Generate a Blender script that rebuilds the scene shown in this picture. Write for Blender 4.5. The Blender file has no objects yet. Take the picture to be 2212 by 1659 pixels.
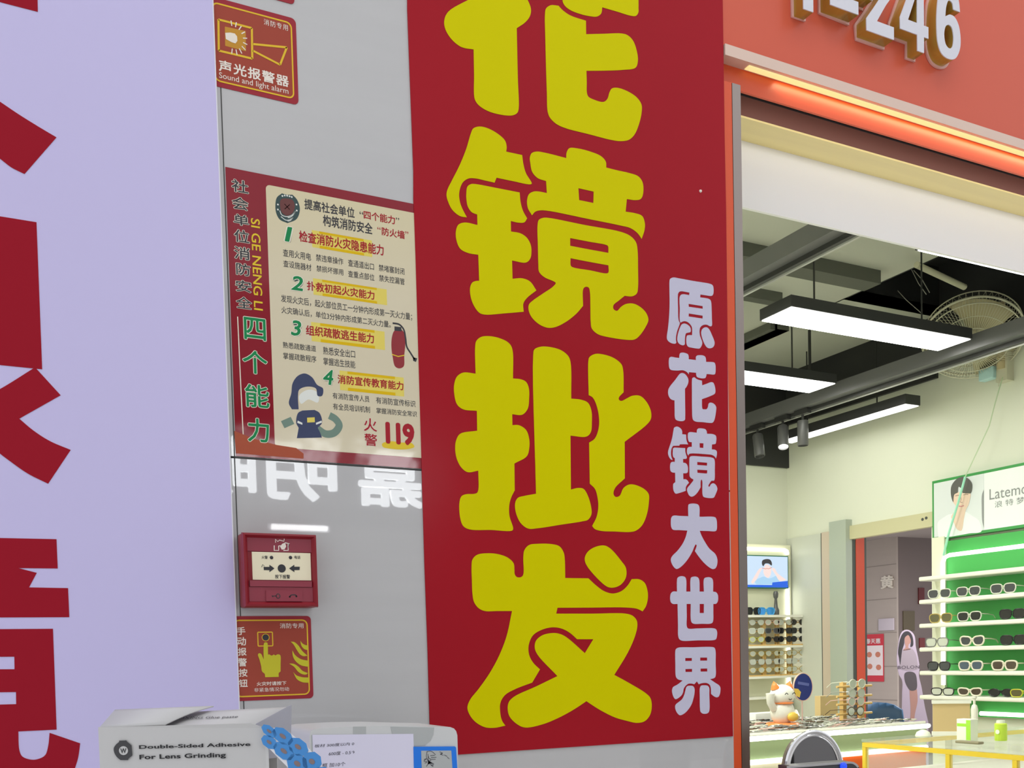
import bpy, bmesh, math, random
from mathutils import Vector, Matrix
S = bpy.context.scene
COL = S.collection
random.seed(7)

# ------------------------------------------------------------------ camera (image taken as 2212 x 1659)
FL, YAW, PITCH, ROLL, PX, PY = 2145.0, 0.46807745, -0.04505802, -0.02504763, 1106.0, 1520.8
CAM = Vector((0.0, -1.2, 1.35))
_c, _s = math.cos(YAW), math.sin(YAW)
_M = Matrix(((_c, -_s, 0), (0, 0, -1), (_s, _c, 0)))
_P = Matrix(((1, 0, 0), (0, math.cos(PITCH), math.sin(PITCH)), (0, -math.sin(PITCH), math.cos(PITCH))))
_Z = Matrix(((math.cos(ROLL), -math.sin(ROLL), 0), (math.sin(ROLL), math.cos(ROLL), 0), (0, 0, 1)))
RW = _Z @ _P @ _M                      # world -> camera (x right, y down, z forward)
cd = bpy.data.cameras.new('camera'); cam = bpy.data.objects.new('camera', cd); COL.objects.link(cam)
cd.sensor_width = 36.0; cd.lens = FL / 2212 * 36.0
cd.shift_x = 0.0; cd.shift_y = (PY - 829.5) / 2212
cd.clip_start = 0.02
_B = Matrix((RW[0], -RW[1], -RW[2])).transposed()
cam.matrix_world = Matrix.Translation(CAM) @ _B.to_4x4()
S.camera = cam

# ------------------------------------------------------------------ light and exposure
S.view_settings.view_transform = 'Standard'; S.view_settings.look = 'None'
S.view_settings.exposure = 0.0; S.view_settings.gamma = 1.0; S.view_settings.use_curve_mapping = False
wd = bpy.data.worlds.new('world'); S.world = wd; wd.use_nodes = True
bg = wd.node_tree.nodes['Background']; bg.inputs[0].default_value = (0.97, 0.98, 1.04, 1); bg.inputs[1].default_value = 1.02
def area(name, loc, rot, sx, sy, e, col=(1, 1, 1)):
    l = bpy.data.lights.new(name, 'AREA'); l.shape = 'RECTANGLE'; l.size = sx; l.size_y = sy; l.energy = e; l.color = col
    o = bpy.data.objects.new(name, l); COL.objects.link(o); o.location = loc; o.rotation_euler = rot; return o
area('unseen_overhead_fill', (0.6, -0.75, 3.6), (0, 0, 0), 3.0, 0.4, 9, (1.0, 0.99, 0.98))  # added overhead light, out of view, to brighten the wall front

for _y in (1.7, 2.7): area('added_shop_fill', (1.9, _y, 2.72), (0, 0, 0), 1.2, 0.2, 32, (1.0, 1.0, 0.93))  # unseen fill lights added to raise the brightness inside the shop
area('added_side_door_fill', (5.9, 3.2, 2.3), (0, 0, 0), 0.4, 1.2, 100, (1.0, 0.97, 0.97))  # fill light added to brighten the walls beyond the side door
# ------------------------------------------------------------------ pixel rays onto real planes
_KI = RW.transposed()
def ray(x, y): return _KI @ Vector(((x - PX) / FL, (y - PY) / FL, 1.0))
def onp(ax, v, x, y):
    d = ray(x, y); t = (v - CAM[ax]) / d[ax]; return CAM + d * t
def WX(x, y, X): return onp(0, X, x, y)
def WY(x, y, Y=0.0): return onp(1, Y, x, y)
def WZ(x, y, z): return onp(2, z, x, y)
def proj(p):
    q = RW @ (Vector(p) - CAM); return (PX + FL * q.x / q.z, PY + FL * q.y / q.z)

# ------------------------------------------------------------------ materials
def lin(c):
    return tuple(((v / 255) / 12.92 if v / 255 <= 0.04045 else ((v / 255 + 0.055) / 1.055) ** 2.4) for v in c)
def ext(r, g, b, L=0.80): return tuple(min(0.95, v / L) for v in lin((r, g, b)))   # paint seen in the mall's light
MATS = {}
def mat(name, col, rough=0.5, metal=0.0, spec=0.5, emit=None, es=0.0, coat=0.0, noise=None, alpha=None, trans=0.0):
    if name in MATS: return MATS[name]
    m = bpy.data.materials.new(name); m.use_nodes = True; nt = m.node_tree; b = nt.nodes['Principled BSDF']
    b.inputs['Base Color'].default_value = (*col, 1); b.inputs['Roughness'].default_value = rough
    b.inputs['Metallic'].default_value = metal; b.inputs['Specular IOR Level'].default_value = spec
    if coat: b.inputs['Coat Weight'].default_value = coat; b.inputs['Coat Roughness'].default_value = 0.03
    if emit: b.inputs['Emission Color'].default_value = (*emit, 1); b.inputs['Emission Strength'].default_value = es
    if trans: b.inputs['Transmission Weight'].default_value = trans
    if alpha is not None: b.inputs['Alpha'].default_value = alpha
    if noise:
        sc, amt, stretch = noise
        tc = nt.nodes.new('ShaderNodeTexCoord'); mp = nt.nodes.new('ShaderNodeMapping'); mp.inputs['Scale'].default_value = stretch
        nz = nt.nodes.new('ShaderNodeTexNoise'); nz.inputs['Scale'].default_value = sc; nz.inputs['Detail'].default_value = 5
        mx = nt.nodes.new('ShaderNodeMix'); mx.data_type = 'RGBA'
        mx.inputs['A'].default_value = (*[v * (1 - amt) for v in col], 1); mx.inputs['B'].default_value = (*[min(1, v * (1 + amt)) for v in col], 1)
        nt.links.new(tc.outputs['Object'], mp.inputs[0]); nt.links.new(mp.outputs[0], nz.inputs['Vector'])
        nt.links.new(nz.outputs['Fac'], mx.inputs['Factor']); nt.links.new(mx.outputs['Result'], b.inputs['Base Color'])
    MATS[name] = m; return m
def bumpy(m, scale, strength, stretch=(1, 1, 1), dist=0.002):
    nt = m.node_tree; b = nt.nodes['Principled BSDF']
    tc = nt.nodes.new('ShaderNodeTexCoord'); mp = nt.nodes.new('ShaderNodeMapping'); mp.inputs['Scale'].default_value = stretch
    nz = nt.nodes.new('ShaderNodeTexNoise'); nz.inputs['Scale'].default_value = scale
    bp = nt.nodes.new('ShaderNodeBump'); bp.inputs['Strength'].default_value = strength; bp.inputs['Distance'].default_value = dist
    nt.links.new(tc.outputs['Object'], mp.inputs[0]); nt.links.new(mp.outputs[0], nz.inputs['Vector'])
    nt.links.new(nz.outputs['Fac'], bp.inputs['Height']); nt.links.new(bp.outputs[0], b.inputs['Normal'])
    if 'Coat Normal' in b.inputs: nt.links.new(bp.outputs[0], b.inputs['Coat Normal'])

# ------------------------------------------------------------------ objects
def tag(o, label=None, cat=None, group=None, kind=None):
    if label: o['label'] = label
    if cat: o['category'] = cat
    if group: o['group'] = group
    if kind: o['kind'] = kind
    return o
def thing(name, label, cat, loc=(0, 0, 0), group=None, rz=0.0):
    o = bpy.data.objects.new(name, None); COL.objects.link(o); o.location = loc; o.rotation_euler = (0, 0, rz)
    o.empty_display_size = 0.05
    return tag(o, label, cat, group)
WLOC = {}
def wmat(o):
    m = Matrix.Translation(o.location) @ o.rotation_euler.to_matrix().to_4x4()
    return (wmat(o.parent) @ m) if o.parent else m
def put(name, me, m, parent=None, world=True):
    """link a mesh whose vertices are in world space (or in its parent's space when world is False)"""
    o = bpy.data.objects.new(name, me); COL.objects.link(o)
    if m is not None: me.materials.clear(); me.materials.append(m)
    if parent is not None:
        o.parent = parent
        if world: me.transform(wmat(parent).inverted())
    elif world and len(me.vertices):
        c = sum((v.co for v in me.vertices), Vector()) / len(me.vertices)
        me.transform(Matrix.Translation(-c)); o.location = c
    return o
class MB:
    def __init__(self): self.v = []; self.f = []; self.sm = []
    def add(self, vs, fs, smooth=False):
        n = len(self.v); self.v += [tuple(p) for p in vs]; self.f += [tuple(i + n for i in f) for f in fs]; self.sm += [smooth] * len(fs); return self
    def box(self, x0, x1, y0, y1, z0, z1):
        return self.add([(x, y, z) for x in (x0, x1) for y in (y0, y1) for z in (z0, z1)],
                        [(0, 1, 3, 2), (4, 6, 7, 5), (0, 4, 5, 1), (2, 3, 7, 6), (0, 2, 6, 4), (1, 5, 7, 3)])
    def tube(self, pts, r, n=8, closed=False):
        pts = [Vector(p) for p in pts]; N = len(pts); vs = []; prev = None
        for i, p in enumerate(pts):
            a = pts[(i - 1) % N] if closed or i else p; b = pts[(i + 1) % N] if closed or i < N - 1 else p
            t = (b - a).normalized()
            if prev is None:
                prev = t.cross(Vector((0, 0, 1)) if abs(t.z) < .9 else Vector((1, 0, 0))).normalized()
            u = (prev - t * prev.dot(t)).normalized(); w = t.cross(u); prev = u
            rr = r[i] if isinstance(r, (list, tuple)) else r
            vs += [p + (u * math.cos(2 * math.pi * k / n) + w * math.sin(2 * math.pi * k / n)) * rr for k in range(n)]
        fs = []
        for i in range(N if closed else N - 1):
            j = (i + 1) % N
            fs += [(i * n + k, i * n + (k + 1) % n, j * n + (k + 1) % n, j * n + k) for k in range(n)]
        self.add(vs, fs, True)
        if not closed: self.add(vs[:n], [tuple(range(n - 1, -1, -1))]); self.add(vs[-n:], [tuple(range(n))])
        return self
    def lathe(self, prof, n=20, origin=(0, 0, 0), axis=None):
        o = Vector(origin); q = Vector((0, 0, 1)).rotation_difference(Vector(axis).normalized()) if axis else None
        vs = []
        for r, z in prof:
            for k in range(n):
                p = Vector((r * math.cos(2 * math.pi * k / n), r * math.sin(2 * math.pi * k / n), z))
                vs.append(o + (q @ p if q else p))
        fs = [(i * n + k, i * n + (k + 1) % n, (i + 1) * n + (k + 1) % n, (i + 1) * n + k) for i in range(len(prof) - 1) for k in range(n)]
        return self.add(vs, fs, True)
    def ball(self, c, rx, ry, rz, n=14, h=9):
        vs = []
        for i in range(h + 1):
            a = math.pi * i / h
            vs += [(c[0] + rx * math.sin(a) * math.cos(2 * math.pi * k / n), c[1] + ry * math.sin(a) * math.sin(2 * math.pi * k / n), c[2] + rz * math.cos(a)) for k in range(n)]
        return self.add(vs, [(i * n + k, (i + 1) * n + k, (i + 1) * n + (k + 1) % n, i * n + (k + 1) % n) for i in range(h) for k in range(n)], True)
    def mesh(self, name):
        me = bpy.data.meshes.new(name); me.from_pydata(self.v, [], self.f); me.update()
        bm = bmesh.new(); bm.from_mesh(me); bmesh.ops.remove_doubles(bm, verts=bm.verts, dist=1e-6)
        bmesh.ops.recalc_face_normals(bm, faces=bm.faces); bm.to_mesh(me); bm.free()
        if any(self.sm):
            for p in me.polygons: p.use_smooth = True
            me.set_sharp_from_angle(angle=math.radians(40))
        return me
    def build(self, name, m, parent=None, world=True): return put(name, self.mesh(name), m, parent, world)
def rbox(x0, x1, y0, y1, z0, z1, r, name, m, parent=None, world=True, seg=3):
    me = MB().box(x0, x1, y0, y1, z0, z1).mesh(name); bm = bmesh.new(); bm.from_mesh(me)
    bmesh.ops.bevel(bm, geom=list(bm.edges), offset=r, segments=seg, profile=0.5, affect='EDGES')
    bm.to_mesh(me); bm.free()
    for p in me.polygons: p.use_smooth = True
    me.set_sharp_from_angle(angle=math.radians(40))
    return put(name, me, m, parent, world)
def bx(name, x0, x1, y0, y1, z0, z1, m, parent=None, world=True): return MB().box(x0, x1, y0, y1, z0, z1).build(name, m, parent, world)
def struct(o): return tag(o, kind='structure')

class Frame:
    def __init__(self, o, u, v): self.o = Vector(o); self.u = Vector(u).normalized(); self.v = Vector(v).normalized(); self.n = self.u.cross(self.v)
    def m(self, lift=0.0):
        o = self.o + self.n * lift
        return Matrix(((self.u.x, self.v.x, self.n.x, o.x), (self.u.y, self.v.y, self.n.y, o.y), (self.u.z, self.v.z, self.n.z, o.z), (0, 0, 0, 1)))
    def uv(self, p): d = Vector(p) - self.o; return (d.dot(self.u), d.dot(self.v))
    def px(self, x, y):
        d = ray(x, y); t = (self.o - CAM).dot(self.n) / d.dot(self.n); return self.uv(CAM + d * t)
    def up(self, u, v, w=0): return self.o + self.u * u + self.v * v + self.n * w
def FW(off=0.0): return Frame((0, -off, 0), (1, 0, 0), (0, 0, 1))      # facing the mall (-Y)
def FX(X): return Frame((X, 0, 0), (0, -1, 0), (0, 0, 1))               # facing -X (right wall of the shop)
_tmpc = [0]
def curve_mesh(data):
    o = bpy.data.objects.new('tmp', data); COL.objects.link(o)
    dg = bpy.context.evaluated_depsgraph_get(); dg.update()
    me = bpy.data.meshes.new_from_object(o.evaluated_get(dg)); bpy.data.objects.remove(o); return me
def flat(name, loops, fr, thick, m, parent=None, lift=0.0):
    cu = bpy.data.curves.new('tmpc', 'CURVE'); cu.dimensions = '2D'; cu.fill_mode = 'BOTH'; cu.extrude = thick / 2
    for lp in loops:
        sp = cu.splines.new('POLY'); sp.points.add(len(lp) - 1); sp.use_cyclic_u = True
        for p, q in zip(sp.points, lp): p.co = (q[0], q[1], 0, 1)
    me = curve_mesh(cu); bpy.data.curves.remove(cu)
    me.transform(fr.m(lift + thick / 2)); me.name = name
    return put(name, me, m, parent)
def cr(pts, closed, n=6):
    N = len(pts); out = []
    def P(i): return pts[i % N] if closed else pts[max(0, min(N - 1, i))]
    for i in range(N if closed else N - 1):
        p0, p1, p2, p3 = P(i - 1), P(i), P(i + 1), P(i + 2)
        if p0 == p1: p0 = (2 * p1[0] - p2[0], 2 * p1[1] - p2[1])
        if p3 == p2: p3 = (2 * p2[0] - p1[0], 2 * p2[1] - p1[1])
        d = lambda a, b: max(1e-6, math.hypot(a[0] - b[0], a[1] - b[1]) ** 0.5)
        t0 = 0; t1 = t0 + d(p0, p1); t2 = t1 + d(p1, p2); t3 = t2 + d(p2, p3)
        for k in range(n):
            t = t1 + (t2 - t1) * k / n; q = []
            for a in (0, 1):
                A1 = (t1 - t) / (t1 - t0) * p0[a] + (t - t0) / (t1 - t0) * p1[a]
                A2 = (t2 - t) / (t2 - t1) * p1[a] + (t - t1) / (t2 - t1) * p2[a]
                A3 = (t3 - t) / (t3 - t2) * p2[a] + (t - t2) / (t3 - t2) * p3[a]
                B1 = (t2 - t) / (t2 - t0) * A1 + (t - t0) / (t2 - t0) * A2
                B2 = (t3 - t) / (t3 - t1) * A2 + (t - t1) / (t3 - t1) * A3
                q.append((t2 - t) / (t2 - t1) * B1 + (t - t1) / (t2 - t1) * B2)
            out.append(tuple(q))
    if not closed: out.append(pts[-1])
    return out
def loop(txt, k=1.0, ox=0.0, oy=0.0):
    """'x,y x,y* ...' -> smooth closed outline; * marks a sharp corner"""
    P = []; C = []
    for w in txt.split():
        c = w.endswith('*'); a, b = w.rstrip('*').split(','); P.append((float(a) * k + ox, float(b) * k + oy)); C.append(c)
    if not any(C): return cr(P, True)
    s = C.index(True); P = P[s:] + P[:s]; C = C[s:] + C[:s]; P.append(P[0]); C.append(True)
    out = []; seg = [P[0]]
    for p, c in zip(P[1:], C[1:]):
        seg.append(p)
        if c: out += (seg if len(seg) == 2 else cr(seg, False))[:-1]; seg = [p]
    return out
def pxl(lp, fr): return [fr.px(*p) for p in lp]
def rrect(u0, v0, u1, v1, r, n=5):
    out = []
    for cx, cy, a in ((u1 - r, v1 - r, 0), (u0 + r, v1 - r, 90), (u0 + r, v0 + r, 180), (u1 - r, v0 + r, 270)):
        out += [(cx + r * math.cos(math.radians(a + 90 * k / n)), cy + r * math.sin(math.radians(a + 90 * k / n))) for k in range(n + 1)]
    return out
def ell(cx, cy, rx, ry, n=24): return [(cx + rx * math.cos(2 * math.pi * k / n), cy + ry * math.sin(2 * math.pi * k / n)) for k in range(n)]
def rect(u0, v0, u1, v1): return [(u0, v0), (u1, v0), (u1, v1), (u0, v1)]
def stroke(pts, w):
    """a ribbon of width w along an open line, as an outline"""
    L = []; R = []; N = len(pts)
    for i, p in enumerate(pts):
        a = pts[max(0, i - 1)]; b = pts[min(N - 1, i + 1)]; dx, dy = b[0] - a[0], b[1] - a[1]; l = math.hypot(dx, dy) or 1
        L.append((p[0] - dy / l * w / 2, p[1] + dx / l * w / 2)); R.append((p[0] + dy / l * w / 2, p[1] - dx / l * w / 2))
    return L + R[::-1]
def glyph(txt, off=0.0, spacing=1.0, res=3):
    cu = bpy.data.curves.new('tmpt', 'FONT'); cu.body = txt; cu.offset = off; cu.resolution_u = res; cu.space_character = spacing; cu.fill_mode = 'BOTH'
    me = curve_mesh(cu); bpy.data.curves.remove(cu); return me
def bbox(me):
    xs = [v.co.x for v in me.vertices]; ys = [v.co.y for v in me.vertices]; return min(xs), min(ys), max(xs), max(ys)
def text(name, txt, box, fr, layers, parent, spacing=1.0, rot=0, thick=0.0, shear=0.0):
    """text fitted to box (u0,v0,u1,v1) in frame fr; layers: (bold offset, material, lift)"""
    base = None; objs = []
    for i, (off, m, lift) in enumerate(layers):
        me = glyph(txt, 0.0, spacing)
        if rot: me.transform(Matrix.Rotation(math.radians(rot), 4, 'Z'))
        if shear: me.transform(Matrix(((1, shear, 0, 0), (0, 1, 0, 0), (0, 0, 1, 0), (0, 0, 0, 1))))
        if base is None: base = bbox(me)
        x0, y0, x1, y1 = base; sx = (box[2] - box[0]) / (x1 - x0); sy = (box[3] - box[1]) / (y1 - y0)
        if off > 0.003:                     # heavier strokes: the same glyphs laid again around themselves
            bm = bmesh.new()
            for k in range(9):
                m2 = me.copy(); a = k * math.pi / 4; r = off if k < 8 else 0.0
                m2.transform(Matrix.Translation((r * math.cos(a), r * math.sin(a), 0))); bm.from_mesh(m2)
                for v in list(bm.verts)[-len(me.vertices):]: v.co.z = k * 1e-6
                bpy.data.meshes.remove(m2)
            bm.to_mesh(me); bm.free()
            if i == 0: base = bbox(me); x0, y0, x1, y1 = base; sx = (box[2] - box[0]) / (x1 - x0); sy = (box[3] - box[1]) / (y1 - y0)
        me.transform(Matrix(((sx, 0, 0, box[0] - x0 * sx), (0, sy, 0, box[1] - y0 * sy), (0, 0, 1, 0), (0, 0, 0, 1))))
        if thick:
            bm = bmesh.new(); bm.from_mesh(me); r = bmesh.ops.extrude_face_region(bm, geom=list(bm.faces))
            for v in r['geom']:
                if isinstance(v, bmesh.types.BMVert): v.co.z += thick
            bmesh.ops.recalc_face_normals(bm, faces=bm.faces); bm.to_mesh(me); bm.free()
        me.transform(fr.m(lift)); me.name = name
        objs.append(put(name if i == 0 else name + '_outline', me, m, parent))
    return objs
def tbox(fr, lb, rt): a = fr.px(*lb); b = fr.px(*rt); return (a[0], a[1], b[0], b[1])
def cbox(fr, x0, y0, x1, y1):
    """box on a plane from the axis-aligned extent of a glyph in the photo, allowing for the slant of the lines there"""
    xm, ym = (x0 + x1) / 2, (y0 + y1) / 2; u, v = fr.px(xm, ym)
    a = proj(fr.up(u, v)); b = proj(fr.up(u + 0.01, v)); c = proj(fr.up(u, v + 0.01))
    s = (b[1] - a[1]) / (b[0] - a[0]); k = (a[1] - c[1]) / 0.01; kx = (b[0] - a[0]) / 0.01
    h = max(0.35 * (y1 - y0), (y1 - y0) - abs(s) * (x1 - x0)) / k; w = (x1 - x0) / kx
    return (u - w / 2, v - h / 2, u + w / 2, v + h / 2)
# ================================================================== materials outside
m_tile = mat('polished_grey_tile', ext(172, 172, 171), 0.015, noise=(3.0, 0.05, (1, 1, 14)))
m_seam = mat('dark_joint', ext(60, 60, 58), 0.8)
m_red = mat('glossy_red_film', ext(146, 22, 33), 0.2, spec=0.10, noise=(2.5, 0.10, (1, 1, 1)))
bumpy(m_red, 9.0, 0.12, (1, 1, 1), 0.004)
m_yel = mat('yellow_film', ext(191, 184, 0), 0.25, spec=0.05)
m_whf = mat('lavender_white_film', ext(181, 179, 196), 0.35, spec=0.12)
m_lav = mat('matt_lavender_board', ext(184, 178, 212), 0.75, spec=0.05, noise=(2.0, 0.015, (1, 1, 1)))
m_lav_edge = mat('pale_foam_edge', ext(205, 205, 210), 0.8)
m_brd_red = mat('deep_red_film', ext(140, 24, 38), 0.5, spec=0.05)
m_fascia = mat('red_orange_fascia_panel', ext(192, 86, 64), 0.3, spec=0.25, noise=(1.2, 0.03, (1, 1, 1)))
m_orange = mat('orange_enamel', ext(200, 74, 32), 0.35)
m_steel = mat('brushed_steel', (0.34, 0.29, 0.26), 0.32, metal=1.0)
m_trim = mat('pale_aluminium', ext(200, 176, 160), 0.3, metal=0.25)
m_gold = mat('gold_metal', (0.50, 0.33, 0.06), 0.25, metal=0.35)
m_numw = mat('white_acrylic', ext(195, 195, 202), 0.3)
m_numb = mat('pale_pink_backing', ext(205, 160, 152), 0.4)
m_sred = mat('sign_red_print', ext(146, 66, 52), 0.45, spec=0.12, noise=(6, 0.06, (1, 1, 1)))
m_sedge = mat('sign_dark_red_print', ext(142, 46, 54), 0.45, spec=0.12)
m_syel = mat('sign_yellow_print', ext(205, 170, 50), 0.45, spec=0.12)
m_slime = mat('sign_lime_print', ext(184, 178, 48), 0.45, spec=0.12)
m_samb = mat('sign_amber_print', ext(178, 130, 50), 0.45, spec=0.12)
m_swht = mat('sign_white_print', ext(214, 206, 194), 0.45, spec=0.12)
m_blk = mat('black_ink', ext(38, 38, 42), 0.5)
m_pred = mat('poster_red_print', ext(124, 22, 34), 0.06, spec=0.35, noise=(5, 0.08, (1, 1, 1)))
m_ptxt = mat('poster_crimson_ink', ext(150, 34, 44), 0.5, spec=0.12)
m_pgrn = mat('poster_green_ink', ext(30, 122, 72), 0.5, spec=0.12)
m_pwht = mat('poster_white_ink', ext(212, 208, 190), 0.5, spec=0.12)
m_pyel = mat('poster_yellow_ink', ext(205, 178, 50), 0.5, spec=0.12)
m_pyel2 = mat('poster_pale_yellow_ink', ext(206, 190, 92), 0.5, spec=0.12)
m_pyel3 = mat('poster_mustard_ink', ext(200, 166, 20), 0.5, spec=0.12)
m_navy = mat('poster_navy_ink', ext(40, 50, 82), 0.5)
m_teal = mat('poster_dark_teal_ink', ext(36, 62, 60), 0.5)
m_mar = mat('poster_maroon_ink', ext(92, 44, 40), 0.5)
m_pale = mat('poster_pale_ink', ext(205, 208, 200), 0.5, spec=0.12)
m_hose = mat('poster_hose_green_ink', ext(98, 122, 108), 0.5)
# printed cream panel: a yellow blush printed across its upper third
m_cream = bpy.data.materials.new('poster_cream_print'); m_cream.use_nodes = True
_nt = m_cream.node_tree; _b = _nt.nodes['Principled BSDF']; _b.inputs['Roughness'].default_value = 0.06; _b.inputs['Specular IOR Level'].default_value = 0.35
_tc = _nt.nodes.new('ShaderNodeTexCoord'); _sp = _nt.nodes.new('ShaderNodeSeparateXYZ'); _rp = _nt.nodes.new('ShaderNodeValToRGB')
_rp.color_ramp.elements[0].position = 0.60; _rp.color_ramp.elements[0].color = (*ext(196, 187, 160), 1)
_rp.color_ramp.elements[1].position = 0.99; _rp.color_ramp.elements[1].color = (*ext(188, 174, 66), 1)
_nt.links.new(_tc.outputs['Generated'], _sp.inputs[0]); _nt.links.new(_sp.outputs['Z'], _rp.inputs[0]); _nt.links.new(_rp.outputs[0], _b.inputs['Base Color'])

for m_ in (m_pred, m_cream): bumpy(m_, 16.0, 0.10, (1, 1, 1), 0.004)
# ================================================================== setting outside
ZB = 1.235
struct(bx('floor', -1.5, 10.5, -5.0, 10.0, -0.05, 0.0, mat('floor_tile', ext(190, 188, 180), 0.3)))
SEAMZ = WY(700, 1001).z
wt = struct(MB().box(-0.6, 0.985, 0.0, 0.12, SEAMZ + 0.0012, 3.3).box(-0.6, 0.985, 0.0, 0.12, 0.0, SEAMZ - 0.0012).build('wall_front', m_tile))
SX = (WY(475.4, 190).x + WY(511, 1100).x + WY(528, 1527).x) / 3
struct(MB().box(-0.6, 0.985, 0.004, 0.11, SEAMZ - 0.002, SEAMZ + 0.002).box(SX - 0.0006, SX + 0.0006, -0.0003, 0.05, 0.0, 3.3)
       .box(SX, 0.6, -0.0003, 0.01, SEAMZ - 0.0008, SEAMZ + 0.0012).build('trim_1', m_seam))
WALLU = WY(475, 190)

# ------------------------------------------------------------------ large lavender board with red characters
F0 = FW(0.004)
edge_u = (F0.px(462.7, 0)[0] + F0.px(474.7, 443)[0] + F0.px(492.6, 1000)[0] + F0.px(516.4, 1528)[0]) / 4
BRD = thing('sign_board', 'tall lavender-white board with cropped red characters, left of the grey tiles', 'sign board', (0.0, 0, 0))
bx('panel', -0.55, edge_u, -0.004, -0.0003, 0.9, 3.2, m_lav, BRD)
bx('edge_strip', edge_u, edge_u + 0.0012, -0.004, -0.0003, 0.9, 3.2, m_lav_edge, BRD)
redch = [
 ('-60,-60* 80,-60* 81.7,25.8* 0,4.7 -60,-12*',),
 ('-60,180* 0,220 40,247 80,272 122,297* 53,376* 25,362 0,343 -60,300*',),
 ('-60,459* 0,467.6 78.8,480.3* 91.1,797.8* 0,788.7 -60,783*',),
 ('-60,870* 0,840.5 72,796* 78,796* 131,854* 41.6,904.5* 72,930 108,953 152.6,972* 104,1045* 60,1023 24,998 0,980 -60,930*',),
 ('-60,1161* 122,1164.8* 124.7,1228* 39.7,1227.2* 79.4,1237.5* 62.8,1268.9* 147,1270.5* 149.7,1333.2* -60,1334*',),
 ('-60,1359.5* 114.4,1358.3* 122.3,1576* 39.7,1580* 41.7,1619.6 47.7,1633.5 63.6,1640.3 79.4,1640.3 97.3,1631.5 104,1611.7 107.2,1583* 173.2,1605.7* 169,1635.5 162,1659 150,1690* -60,1700*',
  '-40,1419* 31,1418.6* 31.4,1445.6* -40,1446*', '-40,1496* 34.6,1494.9* 35,1521* -40,1523*'),
]
for lps in redch:
    flat('red_character', [pxl(loop(l), F0) for l in lps], F0, 0.0003, m_brd_red, BRD, 0.0001)

# ------------------------------------------------------------------ red banner
FB = FW(0.0016)
BAN = thing('banner', 'tall glossy red banner with fat yellow characters beside the shop doorway', 'banner', (0.735, 0, 1.24))
e0 = [(880, -30), (880.3, 20), (884, 120), (889, 250), (893.5, 370), (893.5, 430), (898, 560), (905, 800), (911, 1000), (917.5, 1220), (924, 1400), (930.5, 1634)]
e1 = [(1583.5, 1590.5), (1580, 1400), (1575.5, 1120), (1573, 900), (1571.5, 700), (1568.5, 450), (1565.5, 300), (1561.3, 0), (1560.5, -30)]
out = pxl(e0, FB) + pxl(e1, FB)
flat('sheet', [out], FW(0), 0.0016, m_red, BAN)
A = .33454
def bigc(parts):
    """parts: (x offset, y offset, loops) in crop units of .33454 px"""
    return [pxl(loop(l, A, 860, oy), FB) for oy, l in parts]
hua = [(0, '470,-10 325,75 298,130 305,190 350,260 410,305 487,320* 490,480 492,630 505,662 532,690 590,722 680,744 740,745 768,730 777,705 772,500 765,183* 820,145 850,105 857,60 835,0 800,-60 600,-90'),
       (0, '1062,-40* 1062,10 1078,40 1110,65 1165,88 1240,106 1285,107 1310,88 1317,48* 1420,78 1500,102 1535,103 1550,82 1551,50 1551,-40*'),
       (0, '948,90 955,55 985,35 1035,38* 1060,65 1110,100 1212,135* 1213,222* 1330,219 1440,217 1480,228 1515,262 1540,330 1547,395 1532,438 1450,452 1330,457 1215,458* 1217,530 1218,600 1228,625 1260,643 1325,659 1350,640 1365,595 1380,572 1415,568 1480,590 1540,630 1570,675 1572,720 1555,800 1525,870 1490,903 1440,912 1380,905 1230,867 1080,828 1020,800 980,760 965,720 960,600 955,450 950,250')]
yB = 400.0
jing = [(0, '470,860 485,830 525,818 580,830 650,870 690,910 700,950 697,980* 800,1002* 808,1060 825,1120 862,1185 855,1191 740,1170 635,1148* 622,1180* 560,1166 500,1153 455,1153 420,1175 400,1215 393,1260 400,1310 415,1350 443,1404* 400,1396 350,1356 320,1296 312,1256 320,1220 345,1170 400,1060 440,960'),
        (yB, '440,55 447,10 470,-6 500,-6 640,20 784,48* 790,110 805,165 832,215* 815,240 780,243 727,232* 728,300* 790,312 830,340 855,385 860,430 852,475 825,500 735,487* 738,605* 800,602 850,622 892,680* 830,730 808,765 810,818* 690,828 560,836 525,825 490,780 468,720 465,660 478,630 500,620 523,618* 517,450* 450,438 400,410 375,350 374,290 390,255 430,242 512,258* 510,190* 475,175 450,140 441,95'),
        (yB, '850,-176 862,-206 895,-216 950,-208 1085,-174* 1088,-211 1105,-238 1160,-236 1240,-216 1310,-186 1340,-151 1343,-113* 1410,-96 1490,-78 1550,-56 1578,-16 1580,60 1565,90 1530,97 1476,90* 1468,172* 1530,182 1575,200 1592,245 1590,290 1572,347* 1545,310 1500,278 1440,262 1210,215 980,168 920,163 885,172 864,195* 838,150 832,100 845,58 875,42 910,42 960,52* 955,-26* 900,-46 865,-86 853,-143'),
        (yB, '1163,20* 1262,42* 1260,116* 1168,97*'),
        (yB, '900,260 908,225 935,212 970,212 1200,257 1440,303 1500,330 1535,370 1545,420 1548,540 1548,660 1540,700 1510,718 1462,715* 1425,745 1390,775 1390,800 1412,812 1440,785 1470,768 1515,765 1560,785 1600,825 1615,870 1600,910 1560,970 1530,995 1495,1000 1340,978 1285,960 1250,925 1243,880 1241,780 1238,690 1230,662 1210,657 1195,670 1193,780* 1150,830 1080,885 1010,918 960,920 905,895 860,850 842,805 845,770 870,745 935,700 1000,655 1017,632 1005,622 945,595 910,560 905,510 902,390'),
        (yB, '1110,342* 1230,365 1345,387 1355,395 1357,438* 1230,415 1110,392*'),
        (yB, '1112,472* 1230,495 1357,518* 1358,562 1348,570 1240,551 1125,530 1114,520')]
yC = 800.0
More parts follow.
